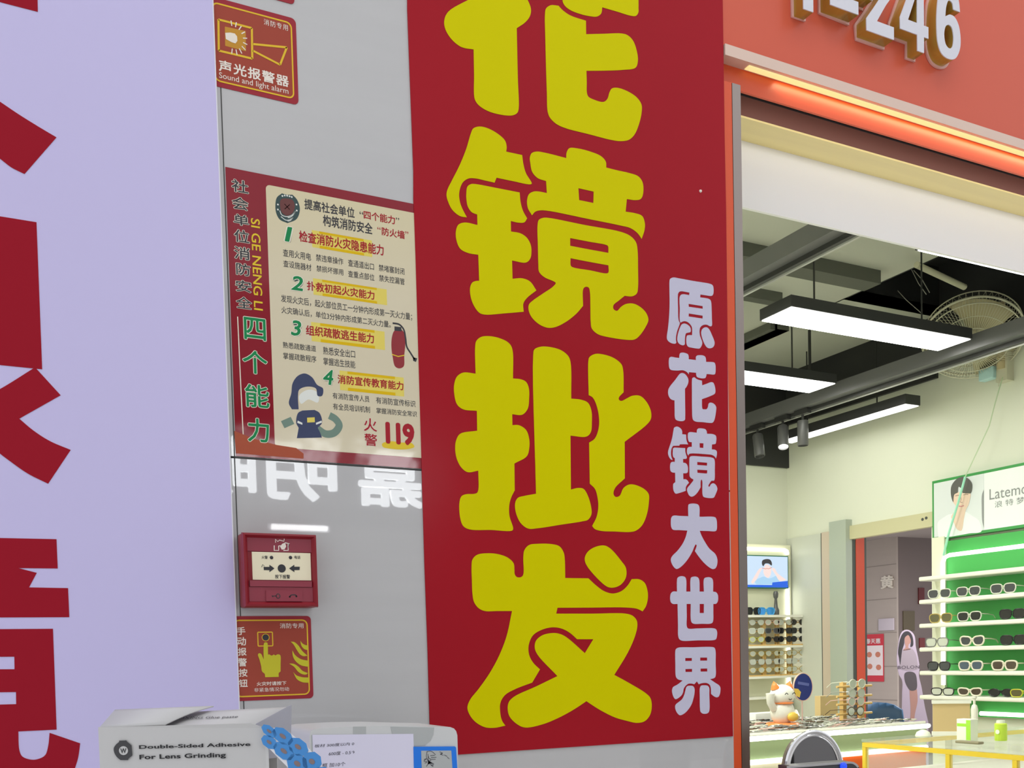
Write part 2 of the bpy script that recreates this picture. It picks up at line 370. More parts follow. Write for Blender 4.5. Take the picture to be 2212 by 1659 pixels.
pi = [(yC, '497,-150 505,-190 535,-215 590,-220 660,-205 715,-175 737,-135 741,53* 790,58 825,75 843,115 845,180 835,250 800,287 736,284* 737,354* 780,355 825,385 845,440 846,500 830,555 750,602* 752,775* 730,820 717,870 718,940 742,1022 735,1035 600,1031 460,1027 420,1005 400,950 396,850 410,812 440,800 490,798 510,790 518,768 517,648* 450,658 410,630 378,570 368,500 375,450 400,410 510,390* 508,262* 420,252 380,220 362,150 362,90 380,40 420,15 500,22*'),
      (yC, '872,-100 880,-135 920,-152 980,-150 1050,-130 1095,-95 1112,-55 1117,183* 1180,190 1225,210 1247,260 1250,330 1243,400 1215,428 1112,422* 1115,770* 1160,760 1195,765 1220,800 1245,880 1247,930 1225,965 1190,975 1050,997 900,1020 840,1022 790,985 758,910 757,850 775,822 810,812 890,797*'),
      (yC, '1228,-60 1235,-85 1270,-105 1320,-103 1390,-80 1440,-40 1452,0 1455,142* 1425,175 1425,190 1440,198 1475,182 1510,165 1560,165 1600,200 1630,260 1632,310 1610,345 1462,462* 1463,698* 1400,760 1390,800 1405,818 1430,810 1455,760 1490,738 1530,740 1590,768 1617,800 1618,850 1605,930 1575,1000 1535,1035 1495,1044 1400,1041 1310,1037 1270,1025 1252,1005* 1280,950 1292,880 1285,810 1270,765 1237,732* 1233,467* 1270,440 1295,370 1295,290 1275,210 1255,175 1230,160*')]
yD = 1150.0
fa = [(yD, '474,220 480,175 510,145 580,135 650,142 710,165 745,200 750,240 752,270 765,288 790,290 807,275 808,160 815,115 845,82 900,74 990,76 1040,90 1068,130 1075,170 1078,295* 1228,297* 1280,345 1330,380 1385,395 1440,380 1480,345 1508,302* 1555,303 1590,325 1608,370 1612,420 1600,475 1578,510* 1540,493 1460,485 1250,486 1028,487* 1020,525* 1250,525 1470,525 1515,540 1540,570 1543,610 1525,680 1480,780 1395,920* 1500,978 1600,1040 1628,1070 1637,1120 1625,1180 1590,1220 1540,1230 1480,1218 1400,1195 1300,1145 1215,1090* 1140,1140 1040,1195 930,1240 820,1260 770,1240 720,1190 707,1140 715,1095 750,1060 890,995 1028,928* 900,790 882,745 890,700 930,665 1000,650 1050,658 1090,680 1205,780* 1260,690* 1155,690* 1110,650 1060,623 1000,613 930,628 870,665 842,730 845,790 870,840 915,885* 865,970* 760,1010 690,1050 660,1100 658,1160 670,1215 692,1248* 620,1262 560,1258 500,1225 460,1175 447,1130 465,1080 520,1010 590,910 650,800 700,670 735,508* 640,508 560,508 520,490 490,450 480,400 476,310'),
      (yD, '1205,165 1225,125 1270,95 1330,85 1370,105 1440,185 1470,230 1470,290 1440,335 1400,355 1360,355 1320,330 1215,210')]
for g in (hua, jing, pi, fa):
    flat('yellow_character', bigc(g), FB, 0.0003, m_yel, BAN, 0.0001)
B16 = 160 / 1659
small = {
 590: ['270,180 285,130 350,100 500,122 800,177 1190,245 1230,270 1250,310 1256,400 1248,470 1225,505 1190,513 1080,498 960,480* 955,545* 1060,558 1140,575 1185,605 1203,660 1212,800 1217,1000 1218,1175 1200,1192 1160,1185 1120,1162 1070,1155 1010,1170 960,1215 942,1280 948,1390 975,1470 1000,1540 1000,1590 970,1660 940,1690 890,1690 760,1670 690,1650 655,1600 645,1520 650,1440 665,1400 700,1390 775,1390* 778,1290 770,1210 730,1145 670,1095 600,1078 545,1095 518,1108 500,1060 500,800 493,640 500,530 530,485 580,475 650,483 710,495* 716,438* 620,420 540,408 490,420 462,460 455,520 460,800 465,1000 480,1080 500,1120 480,1190 440,1300 418,1400 412,1490 420,1560 400,1580 340,1577 260,1540 215,1480 212,1400 230,1280 250,1100 265,900 272,650 268,350',
       '695,690* 1010,740* 1015,800* 700,755*', '700,905* 1012,955* 1010,1020* 697,972*',
       '545,1150 600,1130 670,1155 725,1205 745,1260 738,1320 690,1335 640,1350 620,1410 612,1520 608,1600 570,1618 510,1600 465,1560 445,1500 445,1440 465,1340 505,1220',
       '1000,1260 1050,1220 1110,1218 1160,1265 1220,1390 1265,1500 1278,1560 1270,1620 1230,1670 1160,1685 1110,1665 1060,1600 1010,1480 985,1390 980,1320'],
 750: ['255,300 268,240 300,218 400,232 488,243* 492,180 510,135 570,122 640,138 685,165 698,215 698,270* 862,290* 862,220 885,190 940,180 1030,190 1070,220 1085,270 1088,330* 1270,345 1295,390 1302,470 1298,560 1285,605 1250,615 1170,607 1100,602* 1090,650 1070,690 1020,700 940,690 885,665 868,620 865,575* 705,560* 700,610* 670,570 620,535 560,518 450,525 300,508 268,470 255,390',
       '505,595 550,580 610,600 660,655 690,720 690,790 660,870 615,935* 617,1200 620,1550 612,1630 570,1655 470,1650 410,1620 390,1570 385,1400 382,1190* 350,1188 295,1160 255,1100 238,1030 245,950 280,880 400,730',
       '775,720 785,690 825,675 870,710 930,735 995,750* 1000,855* 1100,820 1200,785 1245,795 1275,850 1295,940 1295,1010 1280,1045 1150,1110 995,1165* 998,1340 1010,1385 1050,1392 1100,1388 1130,1340 1145,1270 1170,1245 1230,1250 1290,1295 1315,1350 1312,1420 1295,1540 1270,1640 1235,1690 1180,1697 1010,1680 850,1665 800,1630 782,1570 775,1400 772,1000'],
 910: ['360,200 375,145 430,120 490,140 540,190 552,230 552,290* 640,300* 645,400 660,460 688,520* 600,515 500,518* 488,548* 400,550 350,556 320,600 305,660 302,740 315,810 340,870* 300,855 260,800 238,730 238,680 260,600 300,480 330,370',
       '345,660 350,610 375,592 420,592 620,602* 622,680 640,750 658,810 645,840 600,845 572,845* 574,930* 620,935 660,970 678,1020 682,1090 670,1150 640,1165 575,1165* 578,1300* 630,1300 670,1325 705,1380* 660,1430 635,1480 632,1560* 530,1595 410,1622 385,1600 360,1550 350,1460 358,1400 400,1365* 395,1155* 330,1145 295,1115 283,1060 285,980 300,930 330,910 388,912* 388,830* 355,800 342,740',
       '680,310 690,265 720,245 880,258* 885,200 910,165 1000,162 1070,180 1100,220 1108,280* 1250,292 1305,325 1318,380 1312,460 1300,505 1220,520* 1215,630* 1290,640 1325,670 1330,740 1310,835* 1280,790 1220,755 1100,740 760,722 710,735 690,770* 665,720 660,660 672,605 700,580 770,572* 768,470* 710,460 690,420 680,370',
       '942,490* 1030,495* 1028,600* 945,592*',
       '715,860 722,810 750,785 1000,793 1200,810 1260,835 1280,880 1283,1100 1280,1290 1265,1330 1210,1335 1165,1395 1140,1440 1148,1465 1165,1465 1200,1410 1250,1390 1300,1420 1335,1480 1340,1530 1320,1590 1290,1660 1260,1710 1190,1722 1080,1710 1030,1690 1010,1640 1005,1500 1003,1340 985,1305 968,1340 965,1480* 900,1590 820,1670 760,1690 710,1660 675,1590 662,1540 675,1490 740,1410 805,1310 760,1280 725,1240 718,1180',
       '890,912* 1112,930* 1110,995* 890,980*', '890,1085* 1115,1097* 1112,1165* 1100,1170 895,1155*'],
 1070: ['688,250 700,205 745,188 860,190 915,215 938,270 940,480* 1290,492 1320,540 1333,650 1325,770 1300,802 1130,800 945,795* 990,910 1060,1040 1160,1190 1290,1310 1330,1390 1343,1470 1330,1570 1295,1635 1240,1652 1170,1620 1050,1520 930,1380 838,1250* 870,1160 878,1120 858,1100 835,1130 780,1260 700,1400 600,1530 500,1620 430,1650 380,1620 325,1540 300,1460 305,1410 340,1350 450,1240 560,1090 630,940 670,790* 500,780 350,770 312,720 300,600 312,500 350,458 520,462 690,468*'],
 1235: ['437,200 450,140 500,105 570,102 620,125 642,180 645,445* 738,445* 738,190 755,130 810,110 870,112 915,140 935,190 942,445* 1040,445* 1035,200 1055,145 1110,125 1170,125 1220,150 1242,200 1245,445* 1310,460 1348,510 1358,580 1348,670 1310,718 1250,722* 1250,900 1248,1080 1230,1140 1180,1165 1000,1167 820,1168 770,1140 748,1080 745,722* 652,722* 655,1000 658,1230 690,1272 900,1270 1260,1268 1310,1290 1335,1350 1330,1450 1310,1510 1270,1530 900,1538 550,1545 490,1510 465,1440 460,1200 450,722* 350,722 305,690 287,640 285,560 300,490 345,445 437,445*',
        '945,722* 1040,722* 1038,925* 945,925*'],
 1385: ['398,250 410,185 460,148 800,137 1210,130 1270,145 1297,200 1302,500 1305,760 1285,815 1240,838 1175,850* 1290,930 1380,990 1408,1040 1410,1100 1395,1190 1365,1245 1320,1258 1250,1225 1200,1180* 1195,1050 1170,980 1110,940 1050,935 980,945 925,965* 882,900* 825,965* 760,950 690,955 630,1000 590,1060 570,1150 540,1210 440,1290 400,1298 360,1250 330,1150 328,1090 350,1030 450,970 565,880* 470,860 425,820 408,770 400,500',
        '622,378* 770,378* 770,442* 622,445*', '957,368* 1112,368* 1112,435* 957,437*', '625,625* 775,622* 775,688* 627,690*', '965,615* 1115,612* 1115,680* 965,682*',
        '640,1050 665,1010 720,998 790,1005 825,1050 830,1150 800,1300 760,1420 690,1530 600,1620 510,1660 470,1640 420,1570 395,1480 410,1420 480,1360 550,1300 600,1200 622,1120',
        '950,1050 975,1000 1050,988 1120,998 1155,1040 1160,1200 1163,1540 1140,1600 1090,1625 1010,1620 965,1580 952,1500 948,1250'],
}
for oy, lps in small.items():
    flat('white_character', [pxl(loop(l, B16, 1420, oy), FB) for l in lps], FB, 0.0003, m_whf, BAN, 0.0001)

pp_ = FB.px(1513, 413)
o = MB().lathe([(0, .002), (.0016, .0016), (.0022, 0)], 12, FB.up(*pp_), (0, -1, 0)).build('pin', m_swht); tag(o, 'tiny white pin head stuck in the upper right of the red banner', 'pin')
# ================================================================== signs on the grey tiles
FS = FW(0.0)
def crop(k, ox, oy):
    return lambda x, y: (ox + x * k, oy + y * k)
def sq(fr, p, q): a = fr.px(*p); b = fr.px(*q); return a[0], min(a[1], b[1]), b[0], max(a[1], b[1])
# --- sound and light alarm sign
cA = crop(190 / 1370, 460, 0); f = FW(0.0006)
SA = thing('alarm_sign', 'square red sign reading Sound and light alarm with yellow horn outline, highest on the tiles', 'sign', (0.27, 0, 1.95))
r_ = f.px(*cA(1290, 300))[0]; t_ = f.px(*cA(1240, 282))[1]; b_ = f.px(*cA(1290, 1628))[1]; l_ = edge_u - 0.003
def uvA(x, y): return f.px(*cA(x, y))
flat('plate', [rrect(l_, b_, r_, t_, 0.006)], FW(0), 0.0006, m_sedge, SA)
bi = (uvA(20, 600)[0] - 0.0015, uvA(1245, 1545)[1], uvA(1240, 700)[0], uvA(1190, 345)[1])
def ring(b, w, r): return [rrect(b[0], b[1], b[2], b[3], r), rrect(b[0] + w, b[1] + w, b[2] - w, b[3] - w, max(0.0005, r - w))[::-1]]
flat('field', [rrect(bi[0], bi[1], bi[2], bi[3], 0.007)], f, 0.0001, m_sred, SA)
flat('yellow_border', ring(bi, 0.0017, 0.007), f, 0.0002, m_syel, SA, 0.0001)
pb = [uvA(85, 305), uvA(605, 440), uvA(612, 915), uvA(90, 790)]
def outline(pts, w, close=True):
    cx = sum(p[0] for p in pts) / len(pts); cy = sum(p[1] for p in pts) / len(pts)
    bmx = [stroke([pts[i], pts[(i + 1) % len(pts)]], w) for i in range(len(pts) if close else len(pts) - 1)]
    return bmx
def multi(name, polys, fr, th, m, parent, lift):
    mb = MB()
    for p in polys:
        n = len(p); mb.add([fr.up(u, v, lift + th) for u, v in p], [tuple(range(n))])
    return mb.build(name, m, parent)
multi('horn_outline', outline(pb, 0.0024) + outline([uvA(620, 688), uvA(1150, 740), uvA(1045, 1010), uvA(620, 790)], 0.0024, False), f, 0.0002, m_syel, SA, 0.0001)
a = uvA(185, 560); b = uvA(515, 640)
flat('amber_square', [[uvA(185, 415), uvA(510, 485), uvA(515, 800), uvA(190, 715)]], f, 0.0001, m_samb, SA, 0.0001)
lc = uvA(320, 590)
lamp = [uvA(190, 515)] + [uvA(*p) for p in ((270, 510), (340, 525), (375, 570), (380, 640), (350, 680), (290, 660), (200, 610))]
multi('lamp_picture', [lamp] + [stroke([(lc[0] + 0.011 * math.cos(t), lc[1] + 0.013 * math.sin(t)), (lc[0] + 0.016 * math.cos(t), lc[1] + 0.019 * math.sin(t))], 0.0012) for t in [math.radians(d) for d in range(-100, 101, 22)]], f, 0.0002, m_swht, SA, 0.0002)
text('lettering', '声光报警器', tbox(f, cA(92, 1105), cA(1178, 1190)), f, [(0.022, m_swht, 0.0003)], SA, spacing=1.12)
text('lettering', 'Sound and light alarm', tbox(f, cA(98, 1240), cA(1172, 1380)), f, [(0.0, m_swht, 0.0003)], SA)
text('lettering', '消防专用', tbox(f, cA(792, 385), cA(1165, 392)), f, [(0.0, m_swht, 0.0003)], SA, spacing=1.15)
# --- red sign cut off by the top of the picture
cR = f.px(638, 0); cb = f.px(628, 8)
flat('red_plate', [rrect(edge_u - 0.003, cb[1], cR[0] - 0.0012, cb[1] + 0.12, 0.005)], FW(0), 0.0008, m_sedge, None)
tag(COL.objects[-1], 'dark red sign plate directly above the sound and light alarm sign, mostly out of view', 'sign')
# --- call button sign
cB = crop(180 / 1493, 505, 1320)
SB = thing('alarm_button_sign', 'red sign with yellow pointing hand and flames, below the red call point', 'sign', (0.29, 0, 1.36))
def uvB(x, y): return f.px(*cB(x, y))
r_ = uvB(1405, 850)[0]; t_ = uvB(1300, 88)[1]; b_ = uvB(1350, 1562)[1]
flat('plate', [rrect(l_, b_, r_, t_, 0.005)], FW(0), 0.0006, m_sedge, SB)
bi = (edge_u - 0.0025, uvB(1300, 1500)[1], uvB(1345, 850)[0], uvB(1200, 150)[1])
flat('field', [rrect(*bi, 0.006)], f, 0.0001, m_sred, SB)
flat('yellow_border', ring(bi, 0.0016, 0.007), f, 0.0002, m_syel, SB, 0.0001)
bq = (uvB(425, 600)[0], uvB(560, 635)[1], uvB(708, 600)[0], uvB(560, 368)[1])
flat('button_frame', ring(bq, 0.0013, 0.0016), f, 0.0002, m_syel, SB, 0.0001)
bc = uvB(570, 473); br_ = (uvB(640, 473)[0] - uvB(500, 473)[0]) / 2
flat('button_ring', [ell(bc[0], bc[1], br_, br_ * 0.98), ell(bc[0], bc[1], br_ * 0.82, br_ * 0.8)[::-1]], f, 0.0002, m_syel, SB, 0.0001)
flat('button_dot', [ell(bc[0], bc[1], br_ * 0.84, br_ * 0.82)], f, 0.0002, m_blk, SB, 0.0001)
def LB(s): return [uvB(*p) for p in loop(s)]
flat('pointing_hand', [LB('535,600 545,570 570,560 600,570 608,610 612,780* 640,778 665,795 690,795 715,778 745,795 775,778 815,778 836,800 838,950 838,1080* 805,1110 805,1180* 560,1185* 555,1125* 505,1080 490,990 460,870 432,780 455,755 490,770 515,820 535,870*')], f, 0.0002, m_slime, SB, 0.0002)
multi('flames', [LB('1018,548* 1080,555 1150,610 1230,720 1318,800* 1250,808 1190,780 1130,700 1070,600'),
                 LB('1190,530* 1230,580 1280,608 1325,615* 1325,700* 1260,680 1210,620'), LB('1048,705* 1100,790 1200,860 1335,890* 1335,1000* 1200,970 1100,890 1055,800'),
                 LB('990,940* 1070,945 1150,990 1230,1070 1325,1110* 1300,1135 1230,1132 1150,1085 1080,1000'), LB('1063,1092* 1120,1150 1230,1185 1340,1190* 1340,1285* 1230,1275 1130,1220')], f, 0.0002, m_slime, SB, 0.0002)
text('lettering', '消防专用', tbox(f, cB(825, 312), cB(1245, 215)), f, [(0.004, m_swht, 0.0003)], SB)
text('lettering', '火灾时请按下', tbox(f, cB(410, 1342), cB(940, 1252)), f, [(0.014, m_swht, 0.0003)], SB)
text('lettering', '非紧急情况勿动', tbox(f, cB(366, 1452), cB(988, 1357)), f, [(0.002, m_swht, 0.0003)], SB)
for ch, (y0, y1, x1) in zip('手动报警按钮', ((285, 430, 205), (465, 620, 215), (655, 800, 225), (840, 995, 230), (1030, 1180, 240), (1220, 1365, 245))):
    text('lettering', ch, tbox(f, cB(x1 - 150, y1), cB(x1, y0)), f, [(0.018, m_swht, 0.0003)], SB)

# ================================================================== fire-safety poster
FP = FW(0.0008); c4 = crop(460 / 2120, 470, 340); c5 = crop(460 / 1734, 470, 680)
PO = thing('fire_safety_poster', 'red-bordered cream fire safety poster with four numbered rules, left of the red banner', 'poster', (0.37, 0, 1.6))
tl = FP.px(488, 364); tr = FP.px(892, 437); bl_ = FP.px(509, 983); br2 = FP.px(911, 1014)
pb4 = (min(tl[0], bl_[0]) , (bl_[1] + br2[1]) / 2, max(tr[0], br2[0]) + 0.02, (tl[1] + tr[1]) / 2)
flat('sheet', [rect((tl[0] + bl_[0]) / 2, pb4[1], pb4[2], pb4[3])], FW(0), 0.0008, m_pred, PO)
q0 = FP.px(*c4(478, 330)); q1 = FP.px(*c4(560, 285)); q2 = FP.px(*c5(465, 950)); q3 = FP.px(*c5(700, 1095))
flat('cream_panel', [rrect((q0[0] + q2[0]) / 2, q3[1], pb4[2], q1[1], 0.005)], FP, 0.0001, m_cream, PO)
flat('corner_patch', [[FP.px(*c5(*p)) for p in ((135, 945), (300, 1010), (480, 1060), (640, 1085), (700, 1130), (700, 1172), (150, 1128))]], FP, 0.0001, mat('poster_orange_print', ext(150, 62, 28), 0.45), PO, 0.0001)
K1 = 0.00022
def T4(t, lb, rt, m=None, off=0.012, **k): text('lettering', t, tbox(FP, c4(*lb), c4(*rt)), FP, [(off, m or m_blk, K1)], PO, **k)
def T5(t, lb, rt, m=None, off=0.012, **k): text('lettering', t, tbox(FP, c5(*lb), c5(*rt)), FP, [(off, m or m_blk, K1)], PO, **k)
T4('提高社会单位', (865, 515), (1362, 503), off=0.02); T4('四个能力', (1455, 612), (1765, 585), m_ptxt, 0.02)
T4('构筑消防安全', (1050, 682), (1540, 657), off=0.02); T4('防火墙', (1635, 775), (1862, 735), m_ptxt, 0.02)
for q, b in (('“', (1412, 535, 1450, 572)), ('”', (1774, 598, 1808, 628))): text('lettering', q, cbox(FP, *c4(b[0], b[1]), *c4(b[2], b[3])), FP, [(0.0, m_blk, K1)], PO)
for q, b in (('“', (1590, 690, 1622, 722)), ('”', (1868, 735, 1898, 768))): text('lettering', q, cbox(FP, *c4(b[0], b[1]), *c4(b[2], b[3])), FP, [(0.0, m_ptxt, K1)], PO)
for cc, x0, y0, x1, y1 in ((c4, 945, 775, 1540, 945), (c4, 960, 1255, 1690, 1425), (c5, 770, 110, 1365, 240), (c5, 1000, 505, 1520, 618)):
    b = tbox(FP, cc(x0, y1 - 40), cc(x1, y0 + 40 if cc is c4 else y0 + 25))
    b = cbox(FP, *cc(x0, y0 - 50), *cc(x1, y1 + 50))
    mb = [rect(b[0], b[1], b[2], b[3])]
    multi('yellow_band', mb, FP, 0.00004, m_pyel2, PO, 0.0001)
    w = b[2] - b[0]; h = b[3] - b[1]
    multi('mustard_band', [rect(b[0] + w * .12, b[1], b[0] + w * .86, b[1] + h * .16), rect(b[0] + w * .12, b[3] - h * .14, b[0] + w * .86, b[3])], FP, 0.00004, m_pyel3, PO, 0.00014)
T4('检查消防火灾隐患能力', (812, 838), (1652, 872), m_ptxt, 0.022); T4('扑救初起火灾能力', (890, 1322), (1560, 1330), m_ptxt, 0.022)
T5('组织疏散逃生能力', (720, 165), (1272, 155), m_ptxt, 0.022); T5('消防宣传教育能力', (978, 560), (1512, 545), m_ptxt, 0.022)
for t, lb, rt in (('查用火用电', (652, 985), (928, 955)), ('禁违章操作', (980, 1030), (1250, 1005)), ('查通道出口', (1300, 1083), (1555, 1055)), ('禁堵塞封闭', (1605, 1130), (1858, 1105)),
                  ('查设施器材', (655, 1090), (932, 1065)), ('禁损坏挪用', (985, 1135), (1250, 1115)), ('查重点部位', (1300, 1190), (1560, 1165)), ('禁失控漏管', (1608, 1232), (1860, 1207)),
                  ('发现火灾后，起火部位员工一分钟内形成第一灭火力量；', (632, 1445), (1935, 1552)), ('火灾确认后，单位3分钟内形成第二灭火力量。', (636, 1552), (1722, 1632))): T4(t, lb, rt, off=0.006)
for t, lb, rt in (('熟悉疏散通道', (532, 270), (800, 252)), ('熟悉安全出口', (860, 322), (1118, 290)), ('掌握疏散程序', (535, 360), (803, 337)), ('掌握逃生技能', (862, 407), (1120, 377)),
                  ('有消防宣传人员', (937, 684), (1235, 662)), ('有消防宣传标识', (1290, 722), (1610, 700)), ('有全员培训机制', (940, 772), (1240, 747)), ('掌握消防安全常识', (1293, 802), (1622, 787))): T5(t, lb, rt, off=0.006)
for n, cc, b in (('1', c4, (665, 685, 745, 848)), ('2', c4, (730, 1172, 850, 1335)), ('3', c5, (595, 40, 682, 178)), ('4', c5, (858, 442, 942, 575))):
    bb = cbox(FP, *cc(b[0], b[1]), *cc(b[2], b[3]))
    text('rule_number', n, bb, FP, [(0.02, m_pgrn, 0.0004), (0.055, m_pwht, 0.0003)], PO, shear=0.15)
    text('rule_number_shadow', n, (bb[0] + .0008, bb[1] - .0008, bb[2] + .0008, bb[3] - .0008), FP, [(0.06, m_teal, 0.0002)], PO, shear=0.15)
for ch, b in zip('社会单位消防安全', ((140, 210, 305, 368), (145, 385, 305, 537), (160, 557, 310, 692), (165, 710, 315, 862), (165, 880, 320, 1030), (185, 1045, 325, 1187), (180, 1215, 335, 1352), (185, 1380, 340, 1517))):
    text('lettering', ch, cbox(FP, *c4(b[0], b[1]), *c4(b[2], b[3])), FP, [(0.012, m_blk, 0.00035), (0.045, m_pwht, 0.0002)], PO)
for ch, b in zip('四个能力', ((215, 15, 392, 218), (205, 282, 405, 492), (225, 560, 420, 765), (245, 838, 420, 1045))):
    text('lettering', ch, cbox(FP, *c5(b[0], b[1]), *c5(b[2], b[3])), FP, [(0.014, m_pgrn, 0.00035), (0.04, m_pwht, 0.0002)], PO)
a0 = FP.px(*c4(347, 700)); a1 = FP.px(*c4(440, 622)); a2 = FP.px(*c4(462, 1530))
text('lettering', 'SI GE NENG LI', (a2[0] - .0118, a2[1], a2[0] - .0012, a1[1]), FP, [(0.012, m_pyel, 0.0003)], PO, rot=-90)
flat('white_rule_line', [stroke([FP.px(*c5(163, 15)), FP.px(*c5(185, 500)), FP.px(*c5(210, 1010))], 0.0011)], FP, 0.00005, m_pwht, PO, 0.0001)
def L4(s): return [FP.px(*c4(*p)) for p in loop(s)]
def L5(s): return [FP.px(*c5(*p)) for p in loop(s)]
flat('emblem', [L4('575,480 590,400 640,358* 690,372 745,372* 790,420 818,500 810,570 780,620 695,655* 620,620 585,560')], FP, 0.00006, m_teal, PO, 0.0001)
flat('emblem_field', [L4('630,420 690,410 750,430 768,500 740,560 690,580 640,550 622,490')], FP, 0.00006, m_mar, PO, 0.0002)
multi('emblem_marks', [stroke(L4(s)[:-6], 0.0009) for s in ('618,530* 640,575 690,590 740,575 775,535* 740,585 690,600', '630,590* 680,625 720,620 750,600* 720,630 690,632')] +
      [ell(*FP.px(*c4(x, y)), .0011, .0011, 8) for x, y in ((645, 385), (668, 380), (692, 382), (716, 388), (738, 395), (600, 470), (600, 520), (785, 470), (788, 530))] +
      [stroke([FP.px(*c4(665, 465)), FP.px(*c4(718, 520))], .0008), stroke([FP.px(*c4(718, 470)), FP.px(*c4(668, 515))], .0008)], FP, 0.00006, m_pale, PO, 0.0002)
# plain pictures of fire-fighting gear in the places of the printed figures
flat('extinguisher_picture', [L5('1420,180 1440,130 1490,118 1520,150 1528,240 1520,330 1515,420 1480,437 1445,420 1425,340 1415,260')], FP, 0.00006, mat('poster_extinguisher_red', ext(128, 22, 30), 0.5), PO, 0.0001)
multi('extinguisher_hose_picture', [stroke(cr([FP.px(*c5(*p)) for p in ((1425, 68), (1480, 80), (1515, 120), (1530, 190), (1540, 260), (1570, 310), (1605, 365))], False), .0022), L5('1590,345* 1625,355* 1615,385* 1592,375*'), L5('1440,95* 1495,100* 1500,135* 1440,130*')], FP, 0.00006, m_blk, PO, 0.00012)
multi('extinguisher_band_picture', [stroke([FP.px(*c5(1418, 322)), FP.px(*c5(1470, 340)), FP.px(*c5(1522, 330))], .0012)], FP, 0.00006, m_pyel, PO, 0.0002)
flat('helmet_picture', [L5('580,720 600,640 610,560 650,500 710,478 770,510 810,570 858,600 850,660 815,660 800,600 730,585 665,610 655,660 660,770* 605,770*')], FP, 0.00006, m_navy, PO, 0.0001)
flat('visor_picture', [L5('664,660 730,612 800,622 826,668 815,715 740,690 680,725')], FP, 0.00006, m_pale, PO, 0.00008)
flat('jacket_picture', [L5('690,780* 790,775* 830,800 850,880 815,920* 835,960 850,1000* 645,1005* 655,950 660,920* 640,880 655,800')], FP, 0.00006, m_navy, PO, 0.00014)
multi('jacket_stripe_picture', [L5('652,862* 690,880* 690,896* 648,880*'), L5('800,880* 846,862* 850,878* 802,896*')], FP, 0.00006, m_pale, PO, 0.0002)
multi('hose_picture', [stroke(cr([FP.px(*c5(*p)) for p in ((810, 925), (880, 970), (950, 960), (990, 900), (960, 850), (910, 820))], False), .009), stroke([FP.px(*c5(530, 895)), FP.px(*c5(610, 860))], .009)], FP, 0.00006, m_hose, PO, 0.00012)
multi('buckle_picture', [L5('728,838* 790,835* 792,875* 730,878*')], FP, 0.00006, m_pyel2, PO, 0.00022)
T5('119', (1370, 1050), (1600, 890), m_ptxt, 0.05, spacing=0.9)
flat('base_picture', [L5('1340,1050 1400,1030 1500,1040 1580,1045 1602,1075 1540,1095 1400,1090 1345,1075')], FP, 0.00006, m_pyel, PO, 0.0001)
for ch, b in zip('火警', ((1190, 838, 1297, 955), (1195, 965, 1300, 1072))): text('lettering', ch, cbox(FP, *c5(b[0], b[1]), *c5(b[2], b[3])), FP, [(0.014, m_ptxt, 0.00035), (0.04, m_pwht, 0.0002)], PO)

# ================================================================== manual call point
cC = crop(200 / 1659, 500, 1130)
xb = WY(*cC(110, 700)).x; rb = (xb) / 1.2
rf = ray(*cC(200, 700)); rf = rf.x / rf.y; DCP = max(0.02, 1.2 * (1 - rb / rf))
FC = FW(DCP)
def uvC(x, y): return FC.px(*cC(x, y))
def bC(x0, y0, x1, y1):
    b = cbox(FC, *cC(x0, y0), *cC(x1, y1)); return b
CP = thing('call_point', 'red manual fire alarm call point box with cream window and black arrows', 'fire alarm', (0.3, 0, 1.46))
m_cp = mat('call_point_red_plastic', ext(122, 14, 28), 0.35); m_cpd = mat('call_point_dusty_red', ext(128, 44, 58), 0.5); m_cpw = mat('call_point_cream', ext(214, 206, 176), 0.4)
L0 = (uvC(180, 180)[0] + uvC(248, 1510)[0]) / 2; R0 = (uvC(1505, 195)[0] + uvC(1585, 1480)[0]) / 2
T0 = (uvC(180, 170)[1] + uvC(1500, 190)[1]) / 2; B0 = (uvC(248, 1520)[1] + uvC(1580, 1490)[1]) / 2
rbox(L0, R0, -DCP + 0.004, -0.0003, B0, T0, 0.003, 'back_box', m_cp, CP)
# front rim: an open frame
wI = (bC(310, 265, 1420, 1400)); rim = MB()
def frame_box(mb, o, i, y0, y1):
    (a0, b0, a1, b1), (c0, d0, c1, d1) = o, i
    for r in ((a0, c0, b0, b1), (c1, a1, b0, b1), (c0, c1, b0, d0), (c0, c1, d1, b1)): mb.box(r[0], r[1], y0, y1, r[2], r[3])
IL, IR, IB, IT = L0 + 0.0062, R0 - 0.0062, B0 + 0.0066, T0 - 0.0058
V = []
for (u0, v0, u1, v1, y) in ((L0, B0, R0, T0, -DCP + .004), (L0 + .001, B0 + .001, R0 - .001, T0 - .001, -DCP - .001), (L0 + .003, B0 + .003, R0 - .003, T0 - .003, -DCP - .0015), (IL, IB, IR, IT, -DCP + .003), (IL, IB, IR, IT, -DCP + .0045)):
    V += [(u0, y, v0), (u1, y, v0), (u1, y, v1), (u0, y, v1)]
rim.add(V, [(4 * k + j, 4 * k + (j + 1) % 4, 4 * k + 4 + (j + 1) % 4, 4 * k + 4 + j) for k in range(4) for j in range(4)])
rim.build('front_rim', m_cp, CP)
FI = FW(DCP - 0.0042)
lg = (IL, FI.px(*cC(900, 515))[1], IR, IT)
flat('logo_panel', [rect(lg[0], lg[1], lg[2], lg[3])], FI, 0.0012, m_cpd, CP)
FL2 = FW(DCP - 0.003)
def S2(pts, w): return stroke([FL2.px(*cC(*p)) for p in pts], w)
